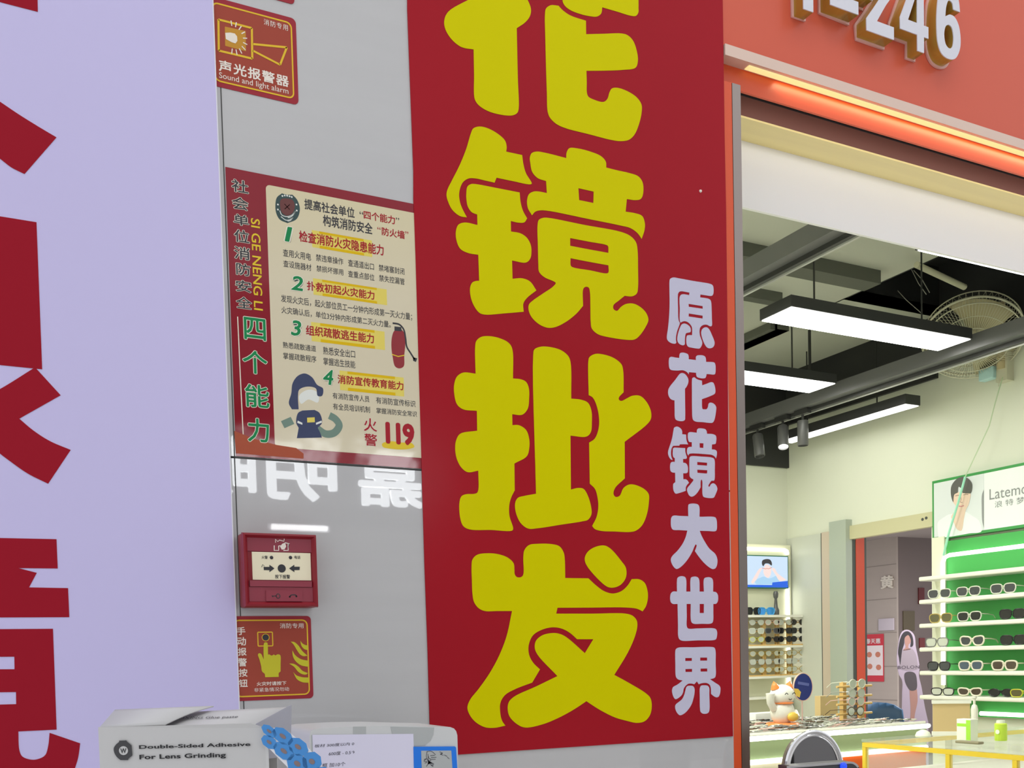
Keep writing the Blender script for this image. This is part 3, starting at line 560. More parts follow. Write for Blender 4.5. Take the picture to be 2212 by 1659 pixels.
multi('logo', [S2(((790, 350), (785, 290), (830, 330), (860, 305), (940, 325), (945, 280)), .001), S2(((765, 400), (765, 490), (845, 490), (845, 410), (880, 405)), .0012), S2(((930, 490), (1015, 490), (1015, 380), (1040, 375), (960, 350)), .0012), [FL2.px(*cC(*p)) for p in ((870, 420), (910, 370), (960, 350), (980, 420), (950, 470), (900, 475))]], FL2, 0.0001, m_swht, CP, 0.0001)
W0 = (FI.px(*cC(370, 780))[0], FI.px(*cC(900, 1022))[1], FI.px(*cC(1418, 780))[0], FI.px(*cC(900, 528))[1])
wl = flat('window_label', [rect(*W0)], FI, 0.001, m_cpw, CP)
FT = FW(DCP - 0.0031)
def uvT(x, y): return FT.px(*cC(x, y))
dc = uvT(900, 812); dr = (uvT(973, 812)[0] - uvT(828, 812)[0]) / 2
multi('press_symbol', [ell(dc[0], dc[1], dr, dr), [uvT(*p) for p in ((575, 785), (680, 785), (680, 745), (770, 812), (680, 880), (680, 842), (580, 842))], [uvT(*p) for p in ((1225, 782), (1125, 782), (1125, 745), (1032, 812), (1128, 880), (1125, 842), (1220, 840))], stroke([uvT(540, 790), uvT(560, 740), uvT(590, 775)], .0006)], FT, 0.0001, m_blk, wl, 0.0001)
for x in (718, 1058):
    p = uvT(x, 617); MB().lathe([(0.0, .0012), (.0012, .001), (.0021, .0), (.0021, -.001)], 14, FT.up(*p), (0, -1, 0)).build('indicator_lamp', m_blk, CP)
for t, lb, rt in (('火警', (540, 640), (648, 585)), ('电话', (1128, 640), (1232, 585)), ('按下报警', (780, 993), (1048, 925))): text('lettering', t, tbox(FT, cC(*lb), cC(*rt)), FT, [(0.012, m_blk, 0.0002)], wl)
cv = (IL, IB, IR, FI.px(*cC(900, 1150))[1])
flat('lower_panel', [rect(*cv)], FI, 0.0016, m_cpd, CP)
st = (IL + .001, cv[3], IR - .001, W0[1]); bx('sill', st[0], st[2], -DCP + .0015, -DCP + .006, st[1] + .0005, st[3] - .001, m_cpd, CP)
FV = FW(DCP - 0.0026)
k0 = (FV.px(*cC(615, 1300))[0], IB + .0003, FV.px(*cC(1265, 1300))[0], FV.px(*cC(940, 1205))[1])
fl = flat('key_cover', [rrect(k0[0], k0[1], k0[2], k0[3], .0008)], FV, 0.0014, m_cpd, CP)
FK = FW(DCP - 0.0012)
def uvK(x, y): return FK.px(*cC(x, y))
kc = uvK(835, 1308)
multi('key_symbol', [stroke(ell(kc[0], kc[1], .0022, .0026, 16) + [ell(kc[0], kc[1], .0022, .0026, 16)[0]], .0009), stroke([uvK(720, 1306), uvK(805, 1308)], .0009), stroke([uvK(740, 1306), uvK(740, 1328)], .0009)], FK, 0.0001, m_blk, fl, 0.0001)
multi('phone_symbol', [stroke(cr([uvK(1035, 1325), uvK(1070, 1290), uvK(1110, 1285), uvK(1150, 1290), uvK(1175, 1320)], False), .0012), stroke([uvK(1030, 1320), uvK(1060, 1320)], .0018), stroke([uvK(1145, 1310), uvK(1175, 1318)], .0018)], FK, 0.0001, m_blk, fl, 0.0001)
tag(fl, None)
# ================================================================== shopfront: jamb, fascia, soffit
X0J = 0.9855
def zf(x, y, Y=0.0): return WY(x, y, Y).z
ZS1, ZS0 = zf(1563, 97), zf(1563, 121)            # pale strip under the fascia
struct(bx('wall_fascia', X0J - 0.05, 3.2, 0.0005, 0.03, ZS1, 3.3, m_fascia))
struct(bx('trim_2', X0J, 3.2, -0.004, 0.03, ZS0, ZS1, m_trim))
YG = WZ(1590, 143, ZS0).y                          # back edge of the lit soffit profile
m_led = mat('warm_led_diffuser', (0.9, 0.8, 0.5), 0.4, emit=lin((240, 214, 132)), es=0.72)
m_brown = mat('red_brown_shutter', (0.20, 0.085, 0.065), 0.5)
m_slotblack = mat('shutter_slot_black', (0.02, 0.02, 0.021), 0.5)
m_wood = mat('pale_timber', lin((226, 204, 128)), 0.45, noise=(5, 0.22, (0.35, 9, 9)))
m_white = mat('white_gypsum', (0.93, 0.93, 0.91), 0.7)
LS = thing('light_strip', 'warm lit profile running under the fascia above the shop entrance', 'light strip', (1.6, 0.02, ZS0))
bx('housing', X0J - 0.02, 3.1, 0.031, YG + 0.014, ZS0 + 0.001, ZS0 + 0.02, m_trim, LS)
bx('diffuser', X0J + 0.05, 3.05, 0.002, YG, ZS0 - 0.0012, ZS0 + 0.0008, m_led, LS)
ZO = zf(1605, 198, YG + 0.003)
struct(bx('trim_3', X0J - 0.02, 3.1, YG + 0.003, YG + 0.007, ZO, ZS0 + 0.001, m_orange))
ZJ = zf(1566, 174)
JR = (WY(1604, 300).x + WY(1612, 1062).x + WY(1617, 1600).x) / 3
JM = (WY(1587, 300).x + WY(1594, 1000).x + WY(1598, 1600).x) / 3
struct(bx('trim_4', X0J, JM - 0.0006, 0.0005, 0.05, 0.0, ZJ, m_orange))
struct(bx('trim_5', JM, JR, 0.0, 0.045, 0.0, ZJ, m_steel))
YW = YG + 0.13
zw1, zw0 = zf(1605, 265, YW), zf(1605, 304, YW)
YA = WZ(1605, 265, zw0).y
zb0 = zf(1605, 217, YA)
struct(bx('wall_shutter_box', 1.0, 3.2, YA - 0.01, YA, zw0 + 0.003, zb0, m_brown))
struct(bx('wall_shutter_gap_shade', 1.0, 3.2, YA - 0.012, YA, zb0, zw0 + 0.30, m_slotblack))  # black board stands in for the deep shade of the shutter gap
struct(bx('wall_shutter_housing', 1.0, 3.2, YG + 0.02, YW + 0.05, zw0 + 0.3, zw0 + 0.32, m_slotblack))
m_brass = mat('gold_timber_strip', (0.92, 0.76, 0.34), 0.3, noise=(6, 0.12, (0.3, 8, 8)))
struct(bx('trim_6', 1.0, 3.2, YA - 0.012, YW, zw0, zw0 + 0.003, m_brass))
zs0 = zf(1608, 448, YW); YS = YW + 0.006
struct(bx('wall_lintel', 1.0, 3.2, YW, YS, zs0, zw0 + 0.3, m_white))
area('fascia_led', (2.1, YG * .5, ZS0 - 0.003), (math.radians(18), 0, 0), 2.0, 0.008, 0.38, (1.0, 0.84, 0.52))
area('added_slot_fill', (2.1, YG + 0.03, ZO + 0.012), (math.radians(62), 0, 0), 2.1, 0.01, 0.44, (1.0, 1.0, 0.98))  # hidden light added to brighten the lintel and the gold strip
ZC = 3.08; XR = 4.4; YB = 3.607
struct(MB().box(1.0, 3.2, YS - 0.006, YS, zw0 + 0.3, ZC + .3).box(3.2, 4.6, YS - 0.006, YS, 0, ZC + .3).build('wall_shopfront_inner', m_white))
# raised unit number on the fascia
FN0 = FW(0.0); LIFT = 0.020; FN = FW(LIFT); cN = crop(400 / 2212, 1690, 0)
nums = [('numeral', '1', 'raised white numeral one with gold sides at the start of the unit number', (165, -560, 350, 155), .10),
        ('letter', 'E', 'raised white letter with a flat foot after the numeral one on the fascia', (552, -430, 888, 205), .06),
        ('dash', '-', 'raised white dash before the numeral two on the fascia', (905, -75, 1060, 20), .06),
        ('numeral', '2', 'raised white numeral two with gold sides on the fascia', (985, -200, 1312, 490), .05),
        ('numeral', '4', 'raised white numeral four with gold sides on the fascia', (1388, -15, 1725, 640), .05),
        ('numeral', '6', 'raised white numeral six with gold sides, last of the unit number', (1825, 115, 2110, 770), .05)]
for nm, ch, lab, b, off in nums:
    bb = cbox(FN, *cN(b[0], b[1]), *cN(b[2], b[3]))
    hh = 0.115
    if ch != '-': bb = (bb[0], bb[1], bb[2], bb[1] + hh)
    if ch == '1': u0 = FN.px(*cN(232, 60))[0]; u1 = FN.px(*cN(350, 60))[0]; v0 = FN.px(*cN(290, 140))[1]; bb = (u0, v0, u1, v0 + hh)
    if ch == 'E': v0 = FN.px(*cN(555, 70))[1]; bb = (bb[0], v0, bb[2], v0 + hh)
    if ch == '2': v0 = FN.px(*cN(990, 375))[1]; bb = (bb[0], v0, bb[2], v0 + hh)
    if ch == '4': v0 = FN.px(*cN(1610, 625))[1]; bb = (bb[0], v0, bb[2], v0 + hh)
    t = thing('raised_' + nm, lab, nm, (bb[0], 0, bb[1]))
    if ch in '1-E':
        w, h = bb[2] - bb[0], bb[3] - bb[1]
        lps = [rect(*bb)] if ch in '1-' else [[(bb[0], bb[1]), (bb[2], bb[1]), (bb[2], bb[1] + h * .17), (bb[0] + w * .34, bb[1] + h * .17), (bb[0] + w * .34, bb[1] + h * .42), (bb[2] - w * .1, bb[1] + h * .42), (bb[2] - w * .1, bb[1] + h * .58), (bb[0] + w * .34, bb[1] + h * .58), (bb[0] + w * .34, bb[3] - h * .17), (bb[2], bb[3] - h * .17), (bb[2], bb[3]), (bb[0], bb[3])]]
    else:
        def N(s): return [(bb[0] + (bb[2] - bb[0]) * p[0] / 100, bb[1] + (bb[3] - bb[1]) * p[1] / 100) for p in loop(s)]
        lps = {'2': [N('0,0* 100,0* 100,17* 38,17* 70,42 92,58 99,74 94,90 76,99 48,100 20,97 4,84 0,68* 30,68* 34,80 48,84 64,82 68,72 62,60 40,43 12,24 0,16*')],
               '4': [N('60,0* 84,0* 84,22* 100,22* 100,38* 84,38* 84,100* 52,100* 0,38* 0,22* 60,22*'), N('28,38* 60,38* 60,80*')],
               '6': [N('50,0 80,5 97,20 100,33 94,50 78,61 56,63 36,58* 40,72 50,82 66,80 70,72* 98,72* 92,88 74,98 50,100 24,96 8,82 1,60 0,38 4,18 18,5'), N('52,15 66,20 70,33 64,45 50,48 36,43 31,32 36,20')]}[ch]
    flat('side', lps, FW(0), LIFT - 0.001, m_gold, t, 0.003)
    flat('face', lps, FW(0), 0.0015, m_numw, t, LIFT + 0.002)
    lo = lps[0]; cx = sum(p[0] for p in lo) / len(lo); cy = sum(p[1] for p in lo) / len(lo)
    # backing: the outline grown by 3 mm
    g = []; n = len(lo); ar = sum(lo[i][0] * lo[(i + 1) % n][1] - lo[(i + 1) % n][0] * lo[i][1] for i in range(n))
    for i in range(n):
        a, b2 = lo[i - 1], lo[(i + 1) % n]; dx, dy = b2[0] - a[0], b2[1] - a[1]; l = math.hypot(dx, dy) or 1; s_ = 0.004 if ar > 0 else -0.004
        g.append((lo[i][0] + dy / l * s_, lo[i][1] - dx / l * s_))
    flat('backing_plate', [g] + lps[1:], FW(0), 0.003, m_numb, t)

# ================================================================== shop interior shell
m_wall = mat('pale_cream_wall', (0.74, 0.76, 0.635), 0.8, noise=(1.5, 0.02, (1, 1, 1)))
m_wall2 = mat('pale_wall_paper', (0.80, 0.81, 0.68), 0.8)
m_ceil = mat('grey_green_ceiling', (0.60, 0.61, 0.52), 0.85)
m_char = mat('charcoal_paint', (0.028, 0.028, 0.029), 0.6)
m_ribs = mat('dull_olive_batten', (0.13, 0.135, 0.11), 0.7)
struct(bx('wall_left', 1.0, 1.02, 0.06, YB, 0, ZC, m_wall))
struct(bx('wall_back', 1.0, XR + 0.2, YB, YB + 0.1, 0, ZC, m_wall))
struct(bx('wall_back_frieze', 1.0, XR, YB - 0.02, YB, zf(1613, 1003, YB - .02), ZC, m_char))
YD1, YD0 = WX(1840, 1165, XR).y, WX(2012, 1110, XR).y       # doorway in the right wall
ZD = WX(1842, 1136, XR).z
struct(MB().box(XR, XR + 0.11, YD1, YB + 0.1, 0, ZC).box(XR, XR + 0.11, YS - .02, YD0, 0, ZC).box(XR, XR + 0.11, YD0, YD1, ZD, ZC).build('wall_right', m_wall))
struct(MB().box(XR - 0.02, XR, WX(2027, 815, XR).y, YB - 0.02, 2.762, ZC).box(XR - 0.02, XR, YS, WX(2027, 815, XR).y, 2.84, ZC).build('wall_right_frieze', m_char))
XE = WZ(1908, 607, ZC).x; YE = WZ(1908, 607, ZC).y
YH = WZ(1808, 640, ZC).y
struct(MB().box(1.0, XE, YS, YB, ZC, ZC + 0.05).box(XE, XR + .1, YH, YB, ZC, ZC + .05).build('ceiling', m_ceil))
struct(MB().box(XE, XR + .2, YS - 0.02, YB, ZC + 0.25, ZC + 0.3).box(XE, XE + .01, YS, YB, ZC, ZC + .3).box(XE, XR, YS - .02, YS, ZC, ZC + .3).box(XR, XR + .03, YS, YB, ZC - .01, ZC + .3).box(XE, XR, YH, YH + .02, ZC, ZC + .3).build('ceiling_recess', m_char))
# ceiling battens and conduit
for i, (a, b, wd, hh) in enumerate((((1612, 555), (1905, 612), 0.10, 0.06), ((1612, 640), (1690, 655), 0.05, 0.05))):
    p = WZ(*a, ZC - hh); q = WZ(*b, ZC - hh); yy = (p.y + q.y) / 2
    struct(bx('trim_%d' % (7 + i), min(p.x, q.x) - .3, max(p.x, q.x), yy, yy + wd, ZC - hh, ZC, m_ribs))
for i, (a, b, wd) in enumerate((((1618, 780), (1768, 728), 0.11), ((1700, 792), (1845, 738), 0.08), ((1830, 800), (1960, 757), 0.08))):
    p = WZ(*a, ZC - 0.04); q = WZ(*b, ZC - 0.04); xx = (p.x + q.x) / 2
    struct(bx('trim_%d' % (9 + i), min(xx, XE - wd), min(xx, XE - wd) + wd, min(p.y, q.y), min(max(p.y, q.y), YB - .02), ZC - 0.04, ZC, m_ribs))

# ================================================================== ceiling rails and lamps
m_rail = mat('dark_grey_rail', (0.12, 0.12, 0.122), 0.45)
m_rail2 = mat('black_track', (0.03, 0.03, 0.03), 0.4)
m_railw = mat('silver_track_edge', (0.55, 0.55, 0.53), 0.35, metal=0.6)
m_lampw = mat('lamp_diffuser', (1, 1, 1), 0.5, emit=(1.0, 1.0, 0.93), es=9.5)
m_lampw2 = mat('slim_lamp_diffuser', (1, 1, 1), 0.5, emit=(1.0, 1.0, 0.93), es=3.2)
m_lampb = mat('lamp_housing_black', (0.035, 0.035, 0.036), 0.45)
def rail(lab, xc, y0, y1, z, w=0.09, h=0.05):
    t = thing('ceiling_rail', lab, 'ceiling rail', (xc, y0, z))
    bx('beam', xc - w / 2, xc + w / 2, y0, y1, z + .012, z + h + .03, m_rail, t)
    bx('track', xc + w * .12, xc + w * .34, y0, y1, z - .006, z + .012, m_rail2, t)
    bx('track_edge', xc + w * .34, xc + w * .46, y0, y1, z - .012, z + .012, m_railw, t)
    for k, yy in enumerate((y0 + .35 * (y1 - y0), y0 + .8 * (y1 - y0))): MB().tube([(xc, yy, z + h + .03), (xc, yy, ZC)], .008).build('hanger', m_rail2, t)
    return t
ra = WZ(1610, 620.5, 2.78); rb_ = WZ(1837, 504, 2.78)
rail('dark grey ceiling rail nearest the entrance, crossing above the long white lamp', ra.x, YS + 0.05, YB - 0.03, 2.78)
rc = WZ(1701.5, 903.5, 2.66)
rail('long dark grey ceiling rail along the right wall, carrying the spotlights', rc.x - 0.03, YS + 0.05, YB - 0.03, 2.66)
def panel_lamp(lab, x0, x1, y0, y1, z, h=0.045, axis=0, mw=None):
    t = thing('panel_lamp', lab, 'lamp', ((x0 + x1) / 2, (y0 + y1) / 2, z), 'long white panel lamps under the shop ceiling')
    bx('housing', x0, x1, y0, y1, z, z + h, m_lampb, t)
    bx('diffuser', x0 + .006, x1 - .006, y0 + .006, y1 - .006, z - .003, z + .001, mw or m_lampw, t)
    if axis == 0: pts = [(x0 + .2 * (x1 - x0), (y0 + y1) / 2), (x0 + .8 * (x1 - x0), (y0 + y1) / 2)]
    else: pts = [((x0 + x1) / 2, y0 + .25 * (y1 - y0)), ((x0 + x1) / 2, y0 + .8 * (y1 - y0))]
    for px_, py_ in pts: MB().tube([(px_, py_, z + h), (px_, py_, ZC if px_ < XE or py_ > YH else ZC + .25)], .004, 6).build('hanger', m_rail2, t)
z1 = 2.7; A_, B_, C_, D_ = [WZ(*p, z1) for p in ((1640, 695), (1703, 662), (2100, 730), (2033, 757))]
panel_lamp('large white panel lamp with black housing in front of the wall fan', A_.x - .005, (C_.x + D_.x) / 2, (B_.y + C_.y) / 2, (A_.y + D_.y) / 2, z1)
a, b = WZ(1752, 849, z1), WZ(1803, 827, z1)
panel_lamp('white panel lamp half hidden by the door frame, behind the largest lamp', A_.x - .02, (a.x + b.x) / 2, b.y, a.y, z1)
a, b, c_, d_ = [WZ(*p, 2.6) for p in ((1988, 876), (1945, 875), (1730, 943), (1660, 955))]
panel_lamp('slim white panel lamp along the right wall below the rail', b.x, a.x, a.y, d_.y - .03, 2.6, 0.05, 1, m_lampw2)
p_ = WZ(1977, 541, z1)
panel_lamp('white panel lamp nearest the entrance, only a sliver showing under the white lintel', p_.x, p_.x + 1.04, p_.y - .18, p_.y, z1)
zc_ = ZC - .06
o = MB().tube([WZ(1980, 572, zc_), WZ(2083, 620, zc_)], .014, 10).build('pale_tube', mat('ivory_tube', (.62, .60, .44), .4)); tag(o, 'pale ivory tube slung across the black ceiling recess above the wall fan', 'tube')
for q, lab in ((((1930, 618), (1958, 648), (1990, 676)), 'long thin loose wire hanging in the black ceiling recess behind the largest lamp'), (((1968, 580), (1984, 612), (2001, 636)), 'short loose wire, left one of the pair hanging beside the ivory tube'), (((1974, 584), (1992, 604), (2008, 632)), 'short loose wire, right one of the pair hanging beside the ivory tube')):
    o = MB().tube([WX(*p, 4.1) for p in q], .002, 5).build('loose_wire', mat('pale_wire', (.55, .55, .50), .5)); tag(o, lab, 'wire', 'loose wires in the ceiling recess')
# track spotlights
m_spot = mat('grey_spotlight', (0.10, 0.10, 0.10), 0.35)
for i, ((x, y), tilt, lab, on) in enumerate((((1634, 950), (-.1, -.25), 'dark track spotlight nearest the door frame, tilted', 0), ((1689, 965), (-.3, -.35), 'track spotlight with a glowing round mouth, middle of the three', 1), ((1732, 945), (0, 0), 'dark track spotlight hanging straight down beside the slim panel lamp', 0))):
    top = WX(x + 2, y - 38, rc.x - .03); top.z = 2.655
    t = thing('track_spotlight', lab, 'spotlight', top, 'track spotlights on the long rail')
    ax = Vector((tilt[0], tilt[1], -1)).normalized(); o = top + Vector((0, 0, -0.045))
    MB().box(top.x - .015, top.x + .015, top.y - .05, top.y + .05, top.z - .012, top.z + .016).build('adapter', m_rail2, t)
    MB().tube([top, o + ax * .02], .007).build('stem', m_rail2, t)
    MB().lathe([(0, 0), (.028, .0), (.03, .006), (.03, .13), (.027, .135), (.026, .12), (0, .12)], 20, o, ax).build('barrel', m_spot, t)
    if on: MB().lathe([(0, .124), (.026, .124), (.026, .126), (0, .126)], 20, o, ax).build('lens', mat('spot_glow', (1, 1, 1), .5, emit=(1, 1, .95), es=6), t)

# ================================================================== wall fan
m_fan = mat('cream_fan_wire', (0.62, 0.60, 0.46), 0.4); m_fanb = mat('pale_yellow_fan_blade', (0.52, 0.46, 0.28), 0.4)
m_fanc = mat('pale_blue_control', (0.45, 0.68, 0.70), 0.4)
fc = WX(2101, 728, 4.2); hz = Vector((CAM.x - fc.x, CAM.y - fc.y, 0)).normalized(); nrm = (hz * math.cos(math.radians(55)) + Vector((0, 0, -1)) * math.sin(math.radians(55))).normalized()
FA = thing('wall_fan', 'cream wire-caged wall fan with pale blue control box high on the right wall', 'fan', fc)
ux = Vector((-hz.y, hz.x, 0)).normalized(); uy = nrm.cross(ux)
def fp(r, a, d): return fc + ux * (r * math.cos(a)) + uy * (r * math.sin(a)) + nrm * d
RF = 0.225
cage = MB()
for r, d, w in ((RF, 0.0, .006), (RF * .97, .035, .003), (RF * .72, .055, .0022), (RF * .45, .065, .0022), (RF * .2, .07, .003), (RF * .97, -.05, .003)): cage.tube([fp(r, 2 * math.pi * k / 48, d) for k in range(48)], w, 5, True)
for k in range(96):
    a = 2 * math.pi * k / 96
    cage.tube([fp(RF * .08, a, .07), fp(RF * .45, a, .066), fp(RF * .72, a, .056), fp(RF * .97, a, .035), fp(RF, a, 0.0)], .0011, 4)
    if k % 2 == 0: cage.tube([fp(RF, a, 0), fp(RF * .97, a, -.05), fp(RF * .6, a, -.09), fp(RF * .25, a, -.1)], .0011, 4)
cage.build('cage', m_fan, FA)
for k in range(3):
    a0 = 2 * math.pi * k / 3 + .4; top = []; n = 10
    for i in range(n + 1):
        a = a0 + 1.5 * i / n
        for r in (.03, .12, .215): top.append(fp(r, a + r * .8, .02 - .035 * i / n))
    bm_ = MB().add(top, [(3 * i + j, 3 * i + j + 1, 3 * i + j + 4, 3 * i + j + 3) for i in range(n) for j in range(2)], True)
    o = bm_.build('blade', m_fanb, FA); o.modifiers.new('thickness', 'SOLIDIFY').thickness = .002
MB().lathe([(0, .03), (.03, .028), (.036, .01), (.036, -.02), (0, -.02)], 20, fc, nrm).build('hub', m_fanb, FA)
MB().lathe([(0, -.1), (.05, -.1), (.06, -.14), (.055, -.2), (0, -.21)], 20, fc, nrm).build('motor', m_fan, FA)
bp = fc - nrm * .2; wp = WX(2163, 770, XR - .05)
MB().tube([bp, (wp.x, wp.y, bp.z), (wp.x, wp.y, wp.z - .06)], .02, 10).build('arm', mat('tan_fan_stem', (.58, .48, .28), .4), FA)
cb_ = WX(2147, 804, XR - .06)
bx('bracket', XR - .05, XR, wp.y - .03, wp.y + .03, cb_.z - .05, wp.z + .06, m_fan, FA)
rbox(XR - .075, XR - .03, cb_.y - .005, cb_.y + .075, cb_.z - .028, cb_.z + .03, .004, 'control_box', m_fanc, FA)
pc = MB()
for k, (x, y0, y1) in enumerate(((2158, 818, 836), (2165, 816, 870))): pass
MB().tube([WX(2158, 818, XR - .06), WX(2157, 835, XR - .06)], .002, 5).build('pull_cord', m_fan, FA)
MB().tube([WX(*p, XR - .06 - .02 * i) for i, p in enumerate(((2166, 815), (2150, 870), (2137, 920), (2108, 982), (2085, 1030)))], .0028, 5).build('pull_string', mat('pale_green_string', (.50, .62, .40), .6), FA)
MB().tube([WX(*p, XR - .09) for p in ((2085, 1030), (2070, 1085), (2050, 1150), (2038, 1200))], .006, 6).build('string_tail', mat('mint_ribbon', (.35, .75, .55), .5), FA)
# ================================================================== beyond the side doorway
m_stone = mat('mauve_tile', lin((168, 156, 148)), 0.4, noise=(2, 0.05, (1, 1, 10))); m_dkwall = mat('brown_grey_wall', lin((112, 100, 98)), 0.6, noise=(1.2, 0.1, (1, 1, 1)))
pc_ = WX(1937, 1300, 7.0)
struct(MB().box(7.0, 7.02, pc_.y, 9.5, 0, 2.34).build('wall_corridor_side', m_stone))
gro = MB()
for k in range(7): gro.box(6.998, 7.0, pc_.y, 8.5, .3 + .3 * k, .306 + .3 * k)
struct(gro.build('trim_20', mat('tile_joint', lin((140, 130, 124)), .8)))
struct(bx('wall_corridor_end', 7.02, 10.3, pc_.y, pc_.y + .05, 0, 2.34, m_dkwall))
struct(bx('ceiling_corridor', XR + 0.11, 10.3, 1.5, 9.5, 2.34, 2.4, mat('mauve_ceiling', lin((160, 150, 148)), 0.7)))
FSd = Frame((6.996, 0, 0), (0, -1, 0), (0, 0, 1))
PT = thing('promotion_poster', 'red and white poster with small pictures on the tiled wall beyond the side door', 'poster', (6.99, WX(1890, 1420, 7).y, 1.3))
def SP(x, y): return FSd.px(x, y)
a = SP(1866, 1472); b = SP(1909, 1369)
m_pr = mat('promotion_red', lin((196, 40, 58)), 0.5); m_pw = mat('promotion_white', lin((226, 214, 216)), 0.5); m_pp = mat('promotion_picture_orange', lin((196, 120, 96)), 0.5)
flat('sheet', [rect(a[0], a[1], b[0], b[1])], FSd, 0.002, m_pr, PT)
h = b[1] - a[1]; w = b[0] - a[0]
flat('white_field', [rect(a[0], a[1] + h * .13, b[0] - w * .04, b[1] - h * .24)], FSd, 0.001, m_pw, PT, .002)
text('lettering', '春天惠', (a[0] + w * .12, b[1] - h * .2, b[0] - w * .15, b[1] - h * .09), FSd, [(.02, m_pw, .0035)], PT)
for (u, v) in ((.2, .52), (.62, .52), (.22, .27), (.65, .25)): flat('picture', [ell(a[0] + w * (u + .1), a[1] + h * (v + .05), w * .13, h * .06, 10)], FSd, .0005, m_pp, PT, .0032)
ch = SP(1904, 1273); ct = SP(1931, 1242)
o = text('wall_character', '黄', (ch[0], ch[1], ct[0], ct[1]), FSd, [(.03, mat('white_cut_letter', lin((216, 208, 196)), .5), .002)], None, thick=.01)[0]
tag(o, 'white cut-out character on the mauve tiled wall beyond the side door', 'wall character')
sw = SP(1899, 1358); s2 = SP(1932, 1335)
o = rbox(6.985, 6.999, -s2[0], -sw[0], sw[1] - .02, s2[1], .003, 'switch_plate', mat('switch_white', lin((190, 180, 190)), .5)); tag(o, 'pale switch plate above the red poster beyond the side door', 'switch')
# standee: printed figure on board
FST = Frame((5.85, 4.0, 0), (math.cos(.7), -math.sin(.7), 0), (0, 0, 1))
cs = crop(240 / 1659, 1860, 1340)
def ST(s): return [FST.px(*cs(*p)) for p in loop(s)]
SD = thing('standee', 'cut-out standee of a long-haired person in pale top and dark shorts beyond the side door', 'standee', FST.up(FST.px(1960, 1450)[0], 0))
zb = 0.0; pl = ST('560,800 530,600 545,400 590,200 650,145 720,150 790,220 815,400 850,560 870,700 860,820 900,1000 950,1300 1000,1520* 600,1520* 610,1100 610,900')
cu_ = sum(p[0] for p in pl) / len(pl)
flat('board', [pl], FST, .012, mat('standee_board', lin((138, 126, 140)), .5), SD)
ub = [p[0] for p in pl]; u0 = FST.px(*cs(600, 1500))[0]; u1 = FST.px(*cs(1000, 1500))[0]; vb = FST.px(*cs(800, 1515))[1]
flat('foot_board', [rect(u0, 0.0, u1, vb)], FST, .012, MATS['standee_board'], SD)
mm = MB(); a = FST.up((u0 + u1) / 2, 0); MB().add([FST.up(u0, 0, -.3), FST.up(u1, 0, -.3), FST.up(u1, .01, -.3), FST.up(u0, .01, -.3), FST.up(u0, 0, 0), FST.up(u1, 0, 0), FST.up(u1, .01, 0), FST.up(u0, .01, 0)], [(0, 1, 2, 3), (4, 5, 6, 7), (0, 1, 5, 4), (2, 3, 7, 6), (0, 3, 7, 4), (1, 2, 6, 5)]).build('strut', MATS['standee_board'], SD)
m_skin = mat('print_skin', lin((132, 98, 90)), .5)
flat('printed_hair', [ST('565,560 550,480 590,250 640,175 700,165 750,210 775,300 770,380 735,395 740,300 700,220 650,260 640,350 610,450 595,560 580,660')], FST, .0006, mat('print_black', lin((30, 26, 32)), .5), SD, .0126)
flat('printed_face', [ST('650,260 690,215 735,260 735,330 710,360 705,410 740,430 620,450 660,400 650,340')], FST, .0006, m_skin, SD, .0122)
flat('printed_top', [ST('600,460 680,430 750,420 810,500 840,650 850,720 580,720 590,600')], FST, .0006, mat('print_pale_top', lin((122, 112, 120)), .5), SD, .0122)
flat('printed_shorts', [ST('650,790 720,765 800,790 830,900 820,1030 740,1050 700,1010 650,900')], FST, .0006, mat('print_grey_shorts', lin((58, 52, 56)), .5), SD, .0124)
flat('printed_legs', [ST('720,1040* 830,1030* 840,1200 800,1400 790,1500* 730,1500* 735,1300 725,1150')], FST, .0006, m_skin, SD, .0122)
bb = tbox(FST, cs(545, 725), cs(870, 672)); text('lettering', 'BOLON', bb, FST, [(.02, mat('print_dark', lin((70, 60, 70)), .5), .0132)], SD, spacing=1.1)
# small things on the dark wall
FDk = Frame((0, pc_.y - .001, 0), (1, 0, 0), (0, 0, 1))
for x0, y0, x1, y1, nm, lab, m in ((1983, 1270, 1995, 1305, 'notice', 'small dark red notice on the dark wall beyond the side door', mat('notice_red', lin((86, 22, 24)), .5)), (1950, 1320, 1974, 1362, 'notice_board', 'brown framed notice board on the dark wall above the standee', mat('notice_brown', lin((88, 78, 58)), .5)), (1985, 1378, 1996, 1402, 'notice', 'dull red notice beside the standee head on the dark wall', mat('notice_red2', lin((110, 40, 44)), .5))):
    a = FDk.px(x0, y1); b = FDk.px(x1, y0); o = flat(nm, [rect(a[0], a[1], b[0], b[1])], FDk, .01, m); tag(o, lab, 'notice')

# ================================================================== side doorway surround
m_marble = mat('veined_white_marble', (0.62, 0.64, 0.56), 0.3, noise=(2.2, 0.14, (1, 1, 0.5)))
m_pinkcol = mat('pink_beige_column', (0.60, 0.50, 0.40), 0.5); m_glassg = mat('pale_green_frame', (0.42, 0.47, 0.40), 0.3); m_dkgap = mat('dark_green_gap', (0.06, 0.07, 0.06), 0.6)
def ycol(x): return WX(x, 1300, XR).y
zc0 = WX(1700, 1165, XR).z
struct(bx('wall_marble_panel', XR - .012, XR, ycol(1780), YB, 0, zc0, m_marble))
struct(bx('trim_21', XR - .014, XR, ycol(1784), ycol(1778), 0, zc0, m_dkgap))
struct(bx('trim_22', XR - .03, XR, ycol(1806), ycol(1784), 0, zc0, m_pinkcol))
struct(bx('trim_23', XR - .05, XR, ycol(1842), ycol(1806), 0, zc0 + .05, m_glassg))
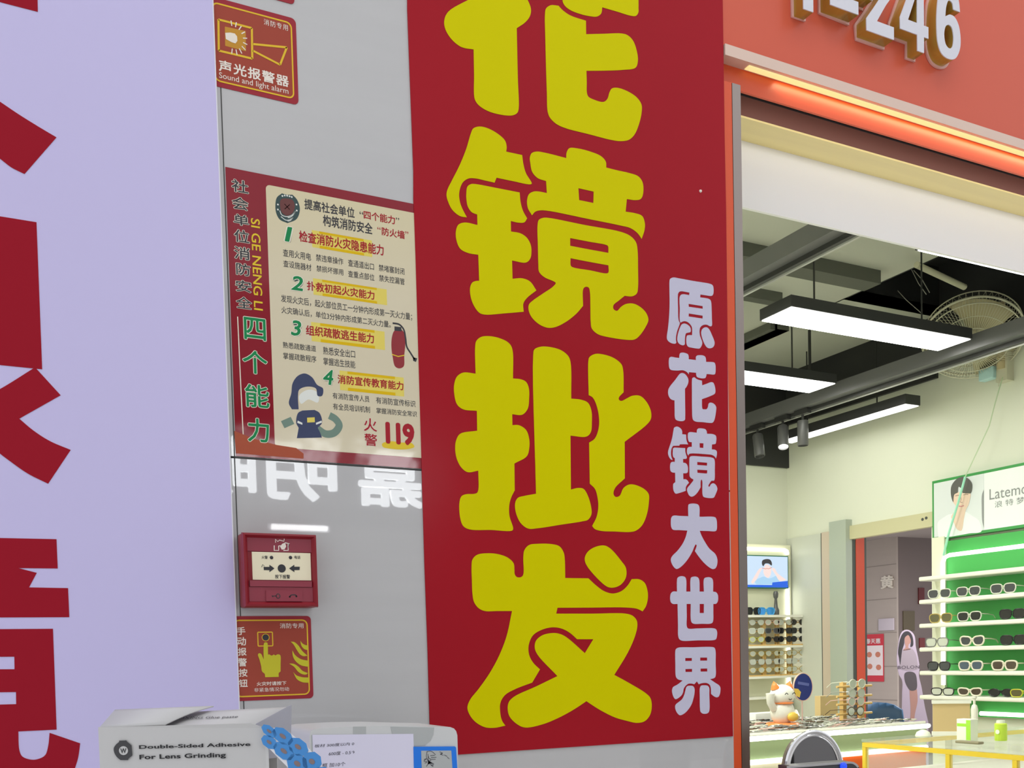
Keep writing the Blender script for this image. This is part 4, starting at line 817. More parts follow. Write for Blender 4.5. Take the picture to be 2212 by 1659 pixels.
struct(bx('trim_24', XR, XR + .11, YD1 - .004, YD1 + .01, 0, ZD, m_dkgap))
struct(bx('trim_25', XR - .02, XR + .02, YD0 - .1, YD1 + .03, WX(1842, 1165, XR).z, ZD, mat('beige_door_head', (.58, .55, .34), .5)))
rp0, rp1 = WY(1851, 1400, YD1 - .006).x, WY(1869, 1400, YD1 - .006).x
struct(bx('trim_26', rp0, rp1, YD1 - .006, YD1 + .03, 0, 2.3, mat('red_orange_post', lin((206, 70, 30)), .4)))
for k, (x, y) in enumerate(((1993, 1122), (2001, 1119))):
    p = WX(x, y, XR - .02); o = MB().lathe([(0, .002), (.008, .002), (.008, 0)], 12, p, (-1, 0, 0)).build('screw_cover', m_dkgap); tag(o, 'small dark round screw cover on the beige door head, %s the green sign' % ('farther from' if k == 0 else 'nearest'), 'screw cover')

# ================================================================== green display wall on the right
m_green = mat('display_green', lin((66, 168, 80)), 0.5); m_cream = mat('pale_display_frame', (0.78, 0.80, 0.62), 0.5)
m_ledw = mat('white_led_strip', (1, 1, 1), .5, emit=(1.0, 1.0, .92), es=2.2); m_shelf = mat('frosted_shelf', (0.86, 0.86, 0.76), 0.3)
DY1 = YD0; DY0 = YS + 0.35
XG = XR - 0.03
DW = thing('display_wall', 'green-backed sunglasses display wall with six white shelves right of the side door', 'display shelving', (XG, (DY0 + DY1) / 2, 0))
bx('side_panel', XG - .02, XR - .001, DY1 - .12, WX(2014, 1300, XG - .02).y, 0.0, 1.93, m_cream, DW)
bx('green_back', XG - .004, XR - .001, DY0, DY1 - .121, 1.0, 1.905, m_green, DW)
XP = XG - .03; pz0 = 0.88
yp0, yp1 = WX(2044, 1400, XP).y, WX(2031, 1400, XP).y
zt = WX(2060, 1198, XP).z
MB().tube(cr([(XP, (yp0 + yp1) / 2), (XP, (yp0 + yp1) / 2)], False)[:0] or [(XP, (yp0 + yp1) / 2, 1.16), (XP, (yp0 + yp1) / 2, zt - .035), (XP, (yp0 + yp1) / 2 - .012, zt - .01), (XP, (yp0 + yp1) / 2 - .04, zt), (XP, DY0, zt)], .0105, 8).build('led_strip', m_ledw, DW)
MB().tube([(XP, WX(2118, 1541, XP).y, WX(2118, 1541, XP).z), (XP, DY0, WX(2118, 1541, XP).z)], .0105, 8).build('led_strip', m_ledw, DW)
shz = []
for yy in (1243, 1293, 1345, 1396.5, 1447.5, 1500):
    z = WX(2040, yy + 1, XG - .06).z; shz.append(z)
    yl = WX(1992, yy, XG - .14).y
    rbox(XG - .14, XG + .0, DY0, max(yl, DY1 - .06), z - .022, z, .006, 'shelf', m_shelf, DW)
# portrait sign above the shelves
FSg = Frame((XG - .012, 0, 0), (0, -1, 0), (0, 0, 1))
m_sgf = mat('sign_green_frame', lin((58, 150, 74)), .4); m_sgw = mat('sign_white_face', (0.82, 0.86, 0.84), .45); m_sgp = mat('sign_portrait_ground', (0.70, 0.74, 0.74), .45)
a = FSg.px(2015, 1167); b = FSg.px(2013, 1040); sv0, sv1 = a[1], b[1]; su0 = (a[0] + b[0]) / 2; su1 = -DY0
SG = thing('portrait_sign', 'green-framed sign with a portrait of a dark-haired man, above the green display wall', 'sign', (XG, -su0, sv0))
bx('frame', XG - .012, XR - .002, -su1, -su0, sv0, sv1, m_sgf, SG)
flat('white_face', [rect(su0 + .012, sv0 + .014, su1 - .012, sv1 - .014)], FSg, .001, m_sgw, SG)
mu = FSg.px(2126, 1090)[0]
flat('portrait_ground', [rect(su0 + .012, sv0 + .014, mu, sv1 - .014)], FSg, .001, m_sgp, SG, .001)
cg = crop(232 / 2026, 1980, 1000)
def G(s): return [FSg.px(*cg(*p)) for p in loop(s)]
flat('portrait_shirt', [G('410,1120 500,1040 620,970 720,960* 940,920* 1080,1010 1180,1080 1230,1290 1000,1330* 700,1385* 420,1420* 405,1250')], FSg, .0006, mat('print_white_shirt', (.80, .85, .84), .5), SG, .0022)
flat('portrait_skin', [G('700,600 760,560 900,555 1020,570 1010,700 985,790 940,880 920,960 900,1060 850,1280 770,1250 700,1100 660,1020 730,900 740,800 700,740')], FSg, .0006, mat('print_warm_skin', (.80, .60, .47), .5), SG, .003)
flat('portrait_hair', [G('655,560 670,430 760,310 870,262 960,280 1040,360 1060,440 1030,570 980,575 880,570* 850,480 800,450 785,560* 720,600 700,740 675,680')], FSg, .0006, mat('print_charcoal_hair', (.10, .10, .09), .5), SG, .0038)
multi('portrait_features', [stroke([FSg.px(*cg(*p)) for p in q], .0035) for q in (((740, 625), (790, 610), (835, 620)), ((890, 605), (940, 590), (985, 595)), ((845, 640), (850, 700), (830, 740), (875, 745)))], FSg, .0004, mat('print_brown_line', (.34, .22, .17), .5), SG, .004)
multi('portrait_mouth', [stroke([FSg.px(*cg(*p)) for p in ((805, 815), (850, 822), (905, 805))], .006)], FSg, .0004, mat('print_lip', (.62, .25, .24), .5), SG, .004)
m_sgt = mat('sign_grey_letter', (.26, .27, .27), .5)
t0 = FSg.px(*cg(1380, 700)); 
text('lettering', 'Latemon', (t0[0], t0[1], t0[0] + .24, t0[1] + .052), FSg, [(0, m_sgt, .0022)], SG)
t1 = FSg.px(*cg(1480, 850)); text('lettering', '浪特梦', (t1[0], t1[1], t1[0] + .16, t1[1] + .032), FSg, [(0, m_sgt, .0022)], SG, spacing=1.6)
flat('dark_edge_print', [G('1240,600 1275,500* 1275,1230* 1245,1100 1235,850')], FSg, .0004, m_sgt, SG, .0022)

# ------------------------------------------------------------------ sunglasses
m_fr = {'black': mat('black_frame', (.012, .012, .013), .25), 'crystal': mat('clear_frame', (.72, .74, .62), .15), 'cream': mat('cream_frame', (.80, .76, .60), .3), 'amber': mat('amber_frame', (.50, .38, .10), .25),
        'grey': mat('smoke_frame', (.20, .20, .19), .25), 'lime': mat('lime_frame', (.58, .60, .04), .3), 'blue': mat('blue_frame', (.05, .35, .75), .2), 'pink': mat('blush_frame', (.74, .48, .42), .3), 'silver': mat('silver_wire', (.55, .55, .52), .3, metal=.8), 'brown': mat('tortoise_frame', (.12, .07, .035), .25)}
m_ln = {'grey': mat('grey_lens', (.055, .058, .065), .08), 'dark': mat('dark_lens', (.014, .014, .015), .08), 'brown': mat('brown_lens', (.075, .055, .04), .08), 'blue': mat('blue_grey_lens', (.07, .10, .14), .08), 'clear': mat('clear_lens', (.55, .58, .50), .1), 'mirror': mat('mirror_blue_lens', (.05, .30, .70), .05, metal=.4), 'olive': mat('olive_lens', (.11, .10, .04), .1)}
def rim_pts(cx, rx, rz, shape, n=20):
    out = []
    for k in range(n):
        t = 2 * math.pi * k / n; e = {'round': 1.0, 'square': .62, 'cat': .8}[shape]
        x = math.copysign(abs(math.cos(t)) ** e, math.cos(t)); z = math.copysign(abs(math.sin(t)) ** e, math.sin(t))
        if z < 0: x *= .9
        if shape == 'cat' and z > 0: z += .25 * max(0, x * (1 if cx > 0 else -1))
        out.append((cx + rx * x, 0, rz * z))
    return out
def glasses(name, lab, cat, at, yaw, frame, lens, shape='square', thick=.0028, group=None, parts=True, rx=.026, rz=.021, pitch=0.0):
    t = thing(name, lab, cat, at, group, yaw); t.rotation_euler = (pitch, 0, yaw)
    f = MB()
    for s in (-1, 1): f.tube(rim_pts(s * .033, rx, rz, shape), thick, 6, True)
    f.tube([(-.008, 0, .008), (0, -.002, .011), (.008, 0, .008)], thick * .9, 6)
    f.build('frame', m_fr[frame], t, False)
    for s in (-1, 1):
        p = rim_pts(s * .033, rx, rz, shape); MB().add([(x, -.001, z) for x, y, z in p] + [(x, .001, z) for x, y, z in p], [tuple(range(20)), tuple(range(39, 19, -1))] + [(k, (k + 1) % 20, 20 + (k + 1) % 20, 20 + k) for k in range(20)]).build('lens', m_ln[lens], t, False)
    for s in (-1, 1): MB().tube([(s * .059, 0, .010), (s * .064, .006, .010), (s * .066, .05, .009), (s * .064, .10, .004), (s * .06, .135, -.018)], thick * .8, 6).build('temple', m_fr[frame], t, False)
    return t
rows = [
 (1, [(2032, 'crystal', 'grey', 'square', 'smoky graduated sunglasses behind the lit post on the second shelf'), (2095, 'crystal', 'grey', 'square', 'clear-framed graduated sunglasses, second pair from the lit post on the second shelf'), (2170, 'crystal', 'grey', 'square', 'clear-framed grey sunglasses farthest from the lit post on the second shelf')]),
 (2, [(2035, 'amber', 'olive', 'square', 'olive sunglasses with amber hinge behind the lit post on the third shelf'), (2097, 'crystal', 'dark', 'square', 'dark-lensed sunglasses with pale temple, middle pair of the third shelf'), (2190, 'black', 'dark', 'square', 'large black sunglasses at the near end of the third shelf')]),
 (3, [(2027, 'grey', 'clear', 'square', 'thin smoke-framed glasses behind the lit post on the fourth shelf'), (2103, 'cream', 'grey', 'cat', 'thick cream cat-eye sunglasses in the middle of the fourth shelf'), (2192, 'black', 'dark', 'square', 'black sunglasses at the near end of the fourth shelf')]),
 (4, [(2031, 'black', 'grey', 'square', 'slim black sunglasses behind the lit post on the fifth shelf'), (2100, 'cream', 'blue', 'square', 'pale-framed blue-lensed sunglasses in the middle of the fifth shelf'), (2173, 'cream', 'brown', 'square', 'pale-framed brown-lensed sunglasses at the near end of the fifth shelf')]),
 (5, [(2039, 'black', 'clear', 'square', 'thin black wire glasses nearest the lit post on the lowest shelf'), (2098, 'cream', 'brown', 'cat', 'cream-framed sunglasses in the middle of the lowest shelf'), (2165, 'black', 'dark', 'round', 'round black sunglasses right of the cream pair on the lowest shelf'), (2214, 'lime', 'olive', 'square', 'lime-framed glasses at the near end of the lowest shelf')])]
for r, items in rows:
    for x, fr, ln, sh, lab in items:
        y = 1243 + 50 * r; yy = WX(x, y, XG - .125).y; th_ = .0042 if fr == 'cream' else .0028; rz = .022 if r < 5 else .018
        glasses('sunglasses', lab, 'sunglasses', (XG - .135, yy, shz[r] + rz + th_), -math.pi / 2 + .12, fr, ln, sh, th_, 'sunglasses on the green display wall', True, .029, rz)

# ================================================================== rack on the back wall with the screen
m_beige = mat('beige_rack_back', (.74, .74, .55), .6); m_rackw = mat('golden_wood', (.70, .46, .16), .45)
YR = YB - .05
RK = thing('eyewear_rack', 'tall beige eyewear rack outlined by a white light strip on the back wall', 'rack', (4.1, YR, 0))
xr1 = WY(1709, 1300, YR).x; xr0 = 3.3
bx('back_panel', xr0, xr1, YR, YB - .001, 0.6, WY(1700, 1178, YR).z, m_beige, RK)
zl = WY(1690, 1188, YR - .015).z; xl = WY(1703, 1300, YR - .015).x
MB().tube([(xr0, YR - .012, zl), (xl - .02, YR - .012, zl), (xl - .004, YR - .012, zl - .006), (xl, YR - .012, zl - .02), (xl, YR - .012, WY(1704, 1198, YR - .012).z)], .010, 8).build('led_strip', m_ledw, RK)
MB().tube([(xl, YR - .012, WY(1704, 1270, YR - .012).z), (xl, YR - .012, WY(1706, 1500, YR - .012).z)], .010, 8).build('led_strip', m_ledw, RK)
for yy in (1329, 1395, 1460, 1504): z = WY(1660, yy, YR - .05).z; bx('shelf', xr0, WY(1722 if yy != 1504 else 1708, yy, YR - .05).x, YR - .1, YR - .0005, z - .014, z, m_shelf, RK)
FTV = FW(-(YR - .03)); cv_ = crop(220 / 1659, 1610, 1170)
a = FTV.px(*cv_(30, 740)); b = FTV.px(*cv_(690, 250)); tv0 = a[0] - .12
TV = thing('screen', 'small lit screen showing a person adjusting glasses, on the back rack', 'screen', (tv0, YR - .02, a[1]))
def em(n, c, s=1.0): return mat(n, (0.02, 0.02, 0.02), .3, emit=lin(c), es=s)
bx('bezel', tv0 - .006, b[0] + .006, YR - .028, YR - .001, a[1] - .006, b[1] + .006, mat('screen_bezel_green', lin((30, 110, 80)), .4), TV)
flat('picture', [rect(tv0, a[1], b[0], b[1])], FTV, .001, em('screen_pale_blue', (206, 228, 250)), TV, -.002)
def V(s): return [FTV.px(*cv_(*p)) for p in loop(s)]
flat('picture_border', [rect(tv0, a[1], b[0], a[1] + .014)], FTV, .0005, em('screen_blue', (12, 96, 226)), TV, .0)
flat('picture_tab', [V('430,740* 440,665* 690,640* 690,740*'), ], FTV, .0005, MATS['screen_blue'], TV, .0002)
flat('picture_shirt', [V('180,700* 150,640 240,590 300,570 380,600 450,580 500,560 560,640 440,700*')], FTV, .0005, em('screen_shirt', (172, 214, 244)), TV, .0)
flat('picture_skin', [V('300,440 340,370 400,400 420,450 410,540 370,590 320,560 295,500')], FTV, .0005, em('screen_skin', (250, 226, 220)), TV, .0006)
multi('picture_arms', [V('120,690* 90,660* 150,560 230,440 270,430 230,520 180,620'), V('430,440 470,430 520,510 620,590 660,620 560,640 490,540')], FTV, .0004, MATS['screen_skin'], TV, .0004)
flat('picture_hair', [V('270,370 275,310 330,285 400,295 430,350 425,390 380,360 320,360 290,400')], FTV, .0005, em('screen_hair', (52, 50, 56)), TV, .0012)
multi('picture_glasses', [stroke([FTV.px(*cv_(*p)) for p in ((270, 430), (330, 445), (350, 435), (370, 445), (430, 420))], .004)], FTV, .0004, em('screen_rose', (226, 150, 130)), TV, .0014)
# on the rack shelves
zA = WY(1660, 1329, YR - .05).z
glasses('sunglasses', 'black wraparound sunglasses on the rack shelf under the screen', 'sunglasses', WY(1627, 1318, YR - .09) * 1.0, .1, 'black', 'dark', 'square', .004, 'sunglasses on the back rack shelf').location.z = zA + .022
glasses('sunglasses', 'blue mirrored wraparound sunglasses on the rack shelf under the screen', 'sunglasses', WY(1655, 1318, YR - .09) * 1.0, -.1, 'blue', 'mirror', 'square', .004, 'sunglasses on the back rack shelf').location.z = zA + .022
p = WY(1676, 1308, YR - .05); o = MB().lathe([(0, 0), (.02, 0), (.021, .03), (.012, .05), (.008, .1), (.014, .11), (.016, .13), (.012, .145), (0, .148)], 14, (p.x, p.y, zA)).build('bottle', mat('black_bottle', (.10, .10, .10), .3)); tag(o, 'small dark bottle on the rack shelf beside the blue sunglasses', 'bottle')
# wooden easels with rows of glasses standing on the two lower shelves
def easel(lab, x0, x1, zb_, ht, y, specs, grp):
    t = thing('display_easel', lab, 'display stand', ((x0 + x1) / 2, y, zb_))
    for xx in (x0, x1): bx('post', xx - .007, xx + .007, y - .008, y + .008, zb_, zb_ + ht, m_rackw, t)
    bx('foot', x0 - .007, x1 + .007, y - .03, y + .03, zb_, zb_ + .008, m_rackw, t)
    n = len(specs)
    for k, (fr, ln, lb) in enumerate(specs):
        zz = zb_ + ht * (k + .75) / n
        bx('peg_bar', x0, x1, y - .012, y - .006, zz - .004, zz + .002, m_rackw, t)
        glasses('spectacles', lb, 'glasses', ((x0 + x1) / 2, y - .02, zz), 0, fr, ln, 'square' if k % 2 else 'round', .002, grp, True, .024, .017)
zB, zC2 = WY(1660, 1395, YR - .05).z, WY(1660, 1460, YR - .05).z
nmrow = ('bottom row', 'middle row', 'top row')
for i, (x0, x1, nm, sp) in enumerate(((1614, 1648, 'left', (('lime', 'clear'), ('crystal', 'clear'), ('silver', 'clear'))), (1652, 1678, 'middle', (('black', 'dark'), ('grey', 'grey'), ('pink', 'clear'))), (1681, 1703, 'right', (('black', 'dark'), ('black', 'dark'), ('silver', 'clear'))), (1708, 1732, 'outer', (('black', 'dark'), ('black', 'dark'), ('brown', 'dark'))))):
    where = {'left': 'nearest the door frame', 'middle': 'second from the door frame', 'right': 'behind the light strip', 'outer': 'past the light strip'}[nm]
    X0, X1 = WY(x0, 1370, YR - .06).x, WY(x1, 1370, YR - .06).x
    easel('wooden easel of dark glasses on the upper easel shelf, ' + where, X0, X1, zB, .155, YR - .055, [(a, b, '%s of the upper easel %s' % ({'clear': 'clear glasses, ', 'dark': 'dark sunglasses, ', 'grey': 'smoky sunglasses, '}[b] + nmrow[k], where)) for k, (a, b) in enumerate(sp)], 'glasses on the upper easels')
    easel('wooden easel of clear glasses on the lower easel shelf, ' + where, X0, X1, zC2, .15, YR - .055, [(a, 'clear', 'pale wire glasses, %s of the lower easel %s' % (nmrow[k], where)) for k, a in enumerate(('amber', 'silver', 'amber'))], 'glasses on the lower easels')
# ================================================================== counter with loose spectacles
ZK = 1.0
k0 = WZ(1619, 1592, ZK); k1 = WZ(2002, 1562, ZK); kb = WZ(1870, 1546, ZK)
KY0, KY1, KX0, KX1 = (k0.y + k1.y) / 2, kb.y, 1.9, k1.x
KC = thing('eyewear_counter', 'pale green counter edged with white light strips, spread with many spectacles', 'counter', ((KX0 + KX1) / 2, (KY0 + KY1) / 2, 0))
m_kgreen = mat('pale_green_counter', (.36, .46, .24), .5); m_kcream = mat('cream_counter', (.70, .66, .50), .5); m_korange = mat('orange_panel', (.90, .14, .01), .45)
zl2 = WY(1800, 1632, KY0).z
bx('top_slab', KX0, KX1, KY0, KY1, ZK - .02, ZK, mat('tray_grey', (.38, .38, .33), .5), KC)
bx('upper_front', KX0, KX1 - .01, KY0 + .012, KY1, zl2, ZK - .02, m_kgreen, KC)
bx('lower_body', KX0, KX1 - .01, KY0 + .02, KY1, 0.0, zl2, m_kcream, KC)
ox0 = WY(1808, 1640, KY0 + .018).x
bx('orange_front', ox0, KX1 - .012, KY0 + .014, KY0 + .0205, .12, zl2 - .015, m_korange, KC)
MB().tube([(KX0, KY0 - .006, ZK - .011), (KX1 - .03, KY0 - .006, ZK - .011), (KX1 - .006, KY0 + .004, ZK - .011), (KX1 + .002, KY0 + .05, ZK - .011)], .011, 8).build('led_strip', m_ledw, KC)
MB().tube([(KX0, KY0 + .004, zl2), (KX1 - .02, KY0 + .004, zl2)], .011, 8).build('led_strip', m_ledw, KC)
for yy in (KY0 + .012, KY1 - .012): bx('tray_lip', KX0, KX1 - .02, yy - .004, yy + .004, ZK, ZK + .012, m_shelf, KC)
# the spectacles: three patterns, copied
def flat_glasses(nm, fm):
    b = MB()
    for s in (-1, 1):
        b.tube([(x, z, .018) for x, y, z in rim_pts(s * .033, .026, .021, 'square', 14)], .0022, 5, True)
        b.tube([(s * .06, .008, .018), (s * .062, .05, .01), (s * .05 * .9, .085, .006)], .002, 5)
    b.tube([(-.008, .008, .018), (0, .011, .019), (.008, .008, .018)], .002, 5)
    nf = len(b.f)
    for s in (-1, 1): b.add([(x, z, .0175) for x, y, z in rim_pts(s * .033, .025, .02, 'square', 14)], [tuple(range(14))])
    me = b.mesh(nm); me['lens_from'] = nf; return me
PM = [(flat_glasses('spectacles', None), m_fr[k]) for k in ('silver', 'brown', 'crystal', 'grey', 'black', 'pink')]
m_lnp = mat('tray_lens', (.36, .35, .30), .15)
for me, m in PM:
    me.materials.append(m); me.materials.append(m_lnp)
    for p in me.polygons:
        if len(p.vertices) == 14: p.material_index = 1
rr = random.Random(3); n = 0
rowsY = 8; cols = 27
for j in range(rowsY):
    for i in range(cols):
        x = KX0 + .62 + i * (KX1 - KX0 - .70) / (cols - 1) + rr.uniform(-.012, .012); y = KY0 + .05 + j * (KY1 - KY0 - .10) / (rowsY - 1) + rr.uniform(-.006, .006)
        if (x - WZ(1690, 1560, ZK).x) ** 2 + (y - KY0 - .25) ** 2 < .085 ** 2: continue
        if abs(y - (KY0 + .30)) < .06 and WZ(1790, 1555, ZK).x - .04 < x < WZ(1880, 1552, ZK).x + .02: continue
        if abs(y - KY0 - .30) < .05 and abs(x - WZ(1733, 1558, ZK).x) < .04: continue
        me, m = PM[rr.choice((0, 1, 0, 1, 3, 2, 2, 4, 5, 0))]
        o = bpy.data.objects.new('spectacles', me); COL.objects.link(o); o.location = (x, y, ZK + .004); o.rotation_euler = (rr.uniform(-.25, .1), 0, rr.uniform(-.5, .5)); o.scale = (.62, .62, .62 + rr.uniform(0, .5))
        tag(o, 'folded spectacles lying in the crowded tray on the pale green counter', 'glasses', 'spectacles spread over the counter tray'); n += 1
# lucky cat figure
pcat = WZ(1690, 1562, ZK); pcat.y = KY0 + .25; pcat.x = WY(1690, 1540, pcat.y).x
m_cw = mat('cat_white_glaze', (.86, .84, .76), .25); m_co = mat('cat_orange_glaze', (.85, .24, .05), .3); m_cg = mat('cat_gold_glaze', (.90, .58, .10), .3, metal=.2)
LC = thing('lucky_cat_figurine', 'white and orange beckoning cat ornament on the spectacles counter', 'ornament', pcat)
x, y, z = pcat
MB().lathe([(0, 0), (.06, 0), (.066, .012), (.058, .022), (0, .024)], 20, pcat).build('base', m_co, LC)
MB().ball((x, y, z + .062), .05, .042, .05).build('body', m_cw, LC)
MB().ball((x, y, z + .125), .052, .042, .042).build('head', m_cw, LC)
for s in (-1, 1): MB().lathe([(.018, 0), (.012, .014), (0, .03)], 10, (x + s * .032, y, z + .152), (s * .35, 0, 1)).build('ear', m_co, LC)
MB().tube([(x - .045, y - .005, z + .075), (x - .068, y - .012, z + .10), (x - .07, y - .014, z + .135)], [.014, .014, .017], 10).build('raised_paw', m_cw, LC)
MB().tube([(x + .04, y - .02, z + .06), (x + .03, y - .045, z + .04)], [.014, .013], 10).build('paw', m_cw, LC)
MB().ball((x + .012, y - .044, z + .045), .026, .012, .018).build('gold_coin', m_cg, LC)
MB().lathe([(.034, 0), (.044, .004), (.034, .008)], 18, (x, y, z + .092)).build('collar', m_co, LC)
FCt = Frame((x, y - .0425, z + .125), (1, 0, 0), (0, 0, 1))
multi('face_lines', [stroke(cr(q, False), .003) for q in (((-.026, .004), (-.018, .010), (-.010, .004)), ((.010, .004), (.018, .010), (.026, .004)), ((-.008, -.012), (0, -.016), (.008, -.012)))], FCt, .0006, mat('cat_black_line', (.02, .02, .02), .5), LC, .001)
LC.scale = (1.22, 1.22, 1.22)
# round blue sign on a stick
FSk = FW(-(KY0 + .30)); q0 = FSk.px(1733, 1484)
RS = thing('round_sign', 'round navy sign on a thin stick standing among the spectacles', 'sign', (q0[0], KY0 + .30, ZK))
rxy = abs(FSk.px(1752, 1484)[0] - FSk.px(1713, 1484)[0]) / 2; rz = abs(FSk.px(1733, 1455)[1] - FSk.px(1733, 1513)[1]) / 2
flat('disc', [ell(q0[0], q0[1], rxy, rz, 28)], FSk, .006, mat('navy_disc', lin((28, 40, 122)), .4), RS)
flat('disc_rim', [ell(q0[0], q0[1], rxy + .004, rz + .004, 28), ell(q0[0], q0[1], rxy, rz, 28)[::-1]], FSk, .007, mat('disc_rose_rim', (.72, .50, .40), .4), RS)
flat('gold_patch', [[FSk.px(*p) for p in ((1714, 1487), (1722, 1488), (1728, 1495), (1725, 1507), (1718, 1503), (1714, 1496))]], FSk, .001, m_cg, RS, .006)
flat('pale_patch', [[FSk.px(*p) for p in ((1722, 1472), (1746, 1476), (1745, 1482), (1721, 1478))]], FSk, .0006, mat('disc_lavender', lin((92, 100, 168)), .4), RS, .006)
MB().tube([(q0[0], KY0 + .302, ZK + .004), (q0[0], KY0 + .302, q0[1])], .003, 6).build('stick', m_fr['pink'], RS)
MB().lathe([(0, 0), (.022, 0), (.02, .006), (0, .008)], 16, (q0[0], KY0 + .302, ZK)).build('foot', m_fr['pink'], RS)
# wooden stand with arms on the counter
wy = KY0 + .30; w0, w1 = WY(1821, 1520, wy).x, WY(1860, 1520, wy).x; wt_ = WY(1840, 1472, wy).z
WS = thing('wooden_eyewear_stand', 'pale wooden stand with two posts holding spectacles on the counter', 'display stand', ((w0 + w1) / 2, wy, ZK))
for xx in (w0, w1): bx('post', xx - .011, xx + .011, wy - .012, wy + .012, ZK, wt_, m_rackw, WS)
for k, yy in enumerate((1482, 1503, 1520, 1541)):
    zz = WY(1840, yy, wy).z
    MB().tube([(w0 - .06, wy - .02, zz), (w1 + .05, wy - .02, zz)], .006, 8).build('arm', m_rackw, WS)
    glasses('spectacles', ('clear spectacles on the top arm', 'clear spectacles on the second arm', 'blush spectacles on the third arm', 'dark spectacles on the lowest arm')[k] + ' of the wooden counter stand', 'glasses', ((w0 + w1) / 2 - .004 * k, wy - .035, zz + .012), .1, ('crystal', 'silver', 'pink', 'brown')[k], 'clear', 'round', .0025, 'spectacles on the wooden stand')
# counter clutter behind: cardboard piece and white tray
pb_ = WY(1762, 1508, KY1 - .02); bx_ = bx('cardboard_box', WY(1763, 1500, KY1 - .03).x, WY(1800, 1500, KY1 - .03).x, KY1 - .06, KY1 - .02, ZK, WY(1780, 1503, KY1 - .04).z + .0, mat('kraft_card', (.62, .46, .22), .7)); tag(bx_, 'tan cardboard box at the back of the counter behind the wooden stand', 'box')
tr0 = WY(1620, 1540, KY1 - .03).x; tr1 = WY(1790, 1530, KY1 - .03).x
o = rbox(tr0, tr1 - .30, KY1 - .07, KY1 - .02, ZK + .0, ZK + .055, .006, 'white_tray', mat('white_plastic', (.82, .82, .78), .4)); tag(o, 'long white tray lying along the back of the counter behind the cat ornament', 'tray')
# blue chair beyond the counter
CH = thing('chair', 'blue shell chair partly hidden behind the counter beside the doorway', 'chair', (5.02, 3.50, -.08), None, -.75)
m_ch = mat('blue_shell', lin((30, 66, 96)), .45); m_chl = mat('dark_chair_leg', (.04, .04, .04), .5)
vs = []; nu = 9
for i in range(nu):
    for j in range(7):
        u = -1 + 2 * i / (nu - 1); t = j / 6
        vs.append((.21 * u * (1 - .12 * t * t), .17 - .10 * u * u * (.4 + .6 * t) + .05 * t, .62 + .46 * t * (1 - .10 * u * u * u * u)))
o = MB().add(vs, [(7 * i + j, 7 * i + j + 1, 7 * i + j + 8, 7 * i + j + 7) for i in range(nu - 1) for j in range(6)], True).build('backrest', m_ch, CH, False); o.modifiers.new('thickness', 'SOLIDIFY').thickness = .012
rbox(-.21, .21, -.20, .18, .60, .63, .012, 'seat', m_ch, CH, False)
for sx in (-1, 1):
    for sy in (-1, 1): MB().tube([(sx * .15, sy * .14, .60), (sx * .2, sy * .19, .08)], .012, 8).build('leg', m_chl, CH, False)

# ================================================================== glass showcase with gold frame
g0 = WZ(1877, 1596, ZK); g1 = WZ(2212, 1625, ZK)
GX, GY1, GY0, GX1 = (g0.x + g1.x) / 2, g0.y, YS + 0.35, XR - .18
m_glass = mat('clear_glass', (.80, .92, .86), .03, alpha=.16)
m_goldf = mat('gold_tube', (.86, .62, .06), .3, metal=.55)
GS = thing('glass_showcase', 'glass showcase with gold frame in front of the green display wall', 'showcase', (GX, GY1, 0))
bx('glass_top', GX - .01, GX1, GY0, GY1 + .01, ZK - .010, ZK, m_glass, GS)
def bar(p, q, r=.0085): MB().box(min(p[0], q[0]) - r, max(p[0], q[0]) + r, min(p[1], q[1]) - r, max(p[1], q[1]) + r, min(p[2], q[2]) - r, max(p[2], q[2]) + r).build('frame_bar', m_goldf, GS)
zt_ = ZK - .022
bar((GX, GY0, zt_), (GX, GY1, zt_)); bar((GX + .0175, GY1, zt_), (GX1 - .02, GY1, zt_)); bar((GX + .0175, GY0, zt_), (GX1 - .02, GY0, zt_))
for yy in (GY0, GY1, WX(2050, 1640, GX).y, WX(2195, 1655, GX).y): bar((GX, yy, .02), (GX, yy, zt_ - .0175))
bar((GX1 - .02, GY1, .02), (GX1 - .02, GY1, zt_ - .0175))
MB().tube([(GX1 - .06, GY0 + .05, zt_ - .005), (GX1 - .06, GY1 - .05, zt_ - .005)], .008, 8).build('led_strip', m_ledw, GS)  # strip added to brighten the inside of the showcase
bx('glass_side', GX - .003, GX + .003, GY0 + .011, GY1 - .011, .45, zt_ - .011, m_glass, GS)
bx('shelf', GX + .06, GX1 - .03, GY0 + .012, GY1 - .012, .86, .875, mat('showcase_cream', (.80, .74, .66), .5), GS)
bx('base', GX + .012, GX1 - .03, GY0 + .012, GY1 - .012, .0, .45, MATS['showcase_cream'], GS)
# things on the glass top
def gpt(x, y): return WZ(x, y, ZK)
pA = gpt(2015, 1588); pB = gpt(2095, 1588)
EZ = thing('tan_panel', 'tan board in a white frame standing on the glass showcase under the shelves', 'panel', (pA.x, pA.y, ZK))
FZ = Frame((pA.x, pA.y, ZK), (pB.x - pA.x, pB.y - pA.y, 0), (0, 0, 1)); wz = (pB - pA).length; hz_ = FZ.px(2055, 1512)[1]
flat('board', [rect(0, 0.0, wz, hz_)], FZ, .012, mat('tan_board', (.62, .46, .22), .6), EZ)
flat('white_edge', [rect(-.004, 0, wz + .004, .016), ], FZ, .018, m_shelf, EZ); flat('white_edge', [rect(-.004, hz_ - .014, wz + .004, hz_)], FZ, .018, m_shelf, EZ)
m_lime = mat('lime_print', (.36, .72, .05), .45); m_ltube = mat('lime_tube', (.56, .78, .06), .35); m_bxw = mat('white_carton', (.80, .84, .70), .5)
pC = gpt(2092, 1600); bw = .062
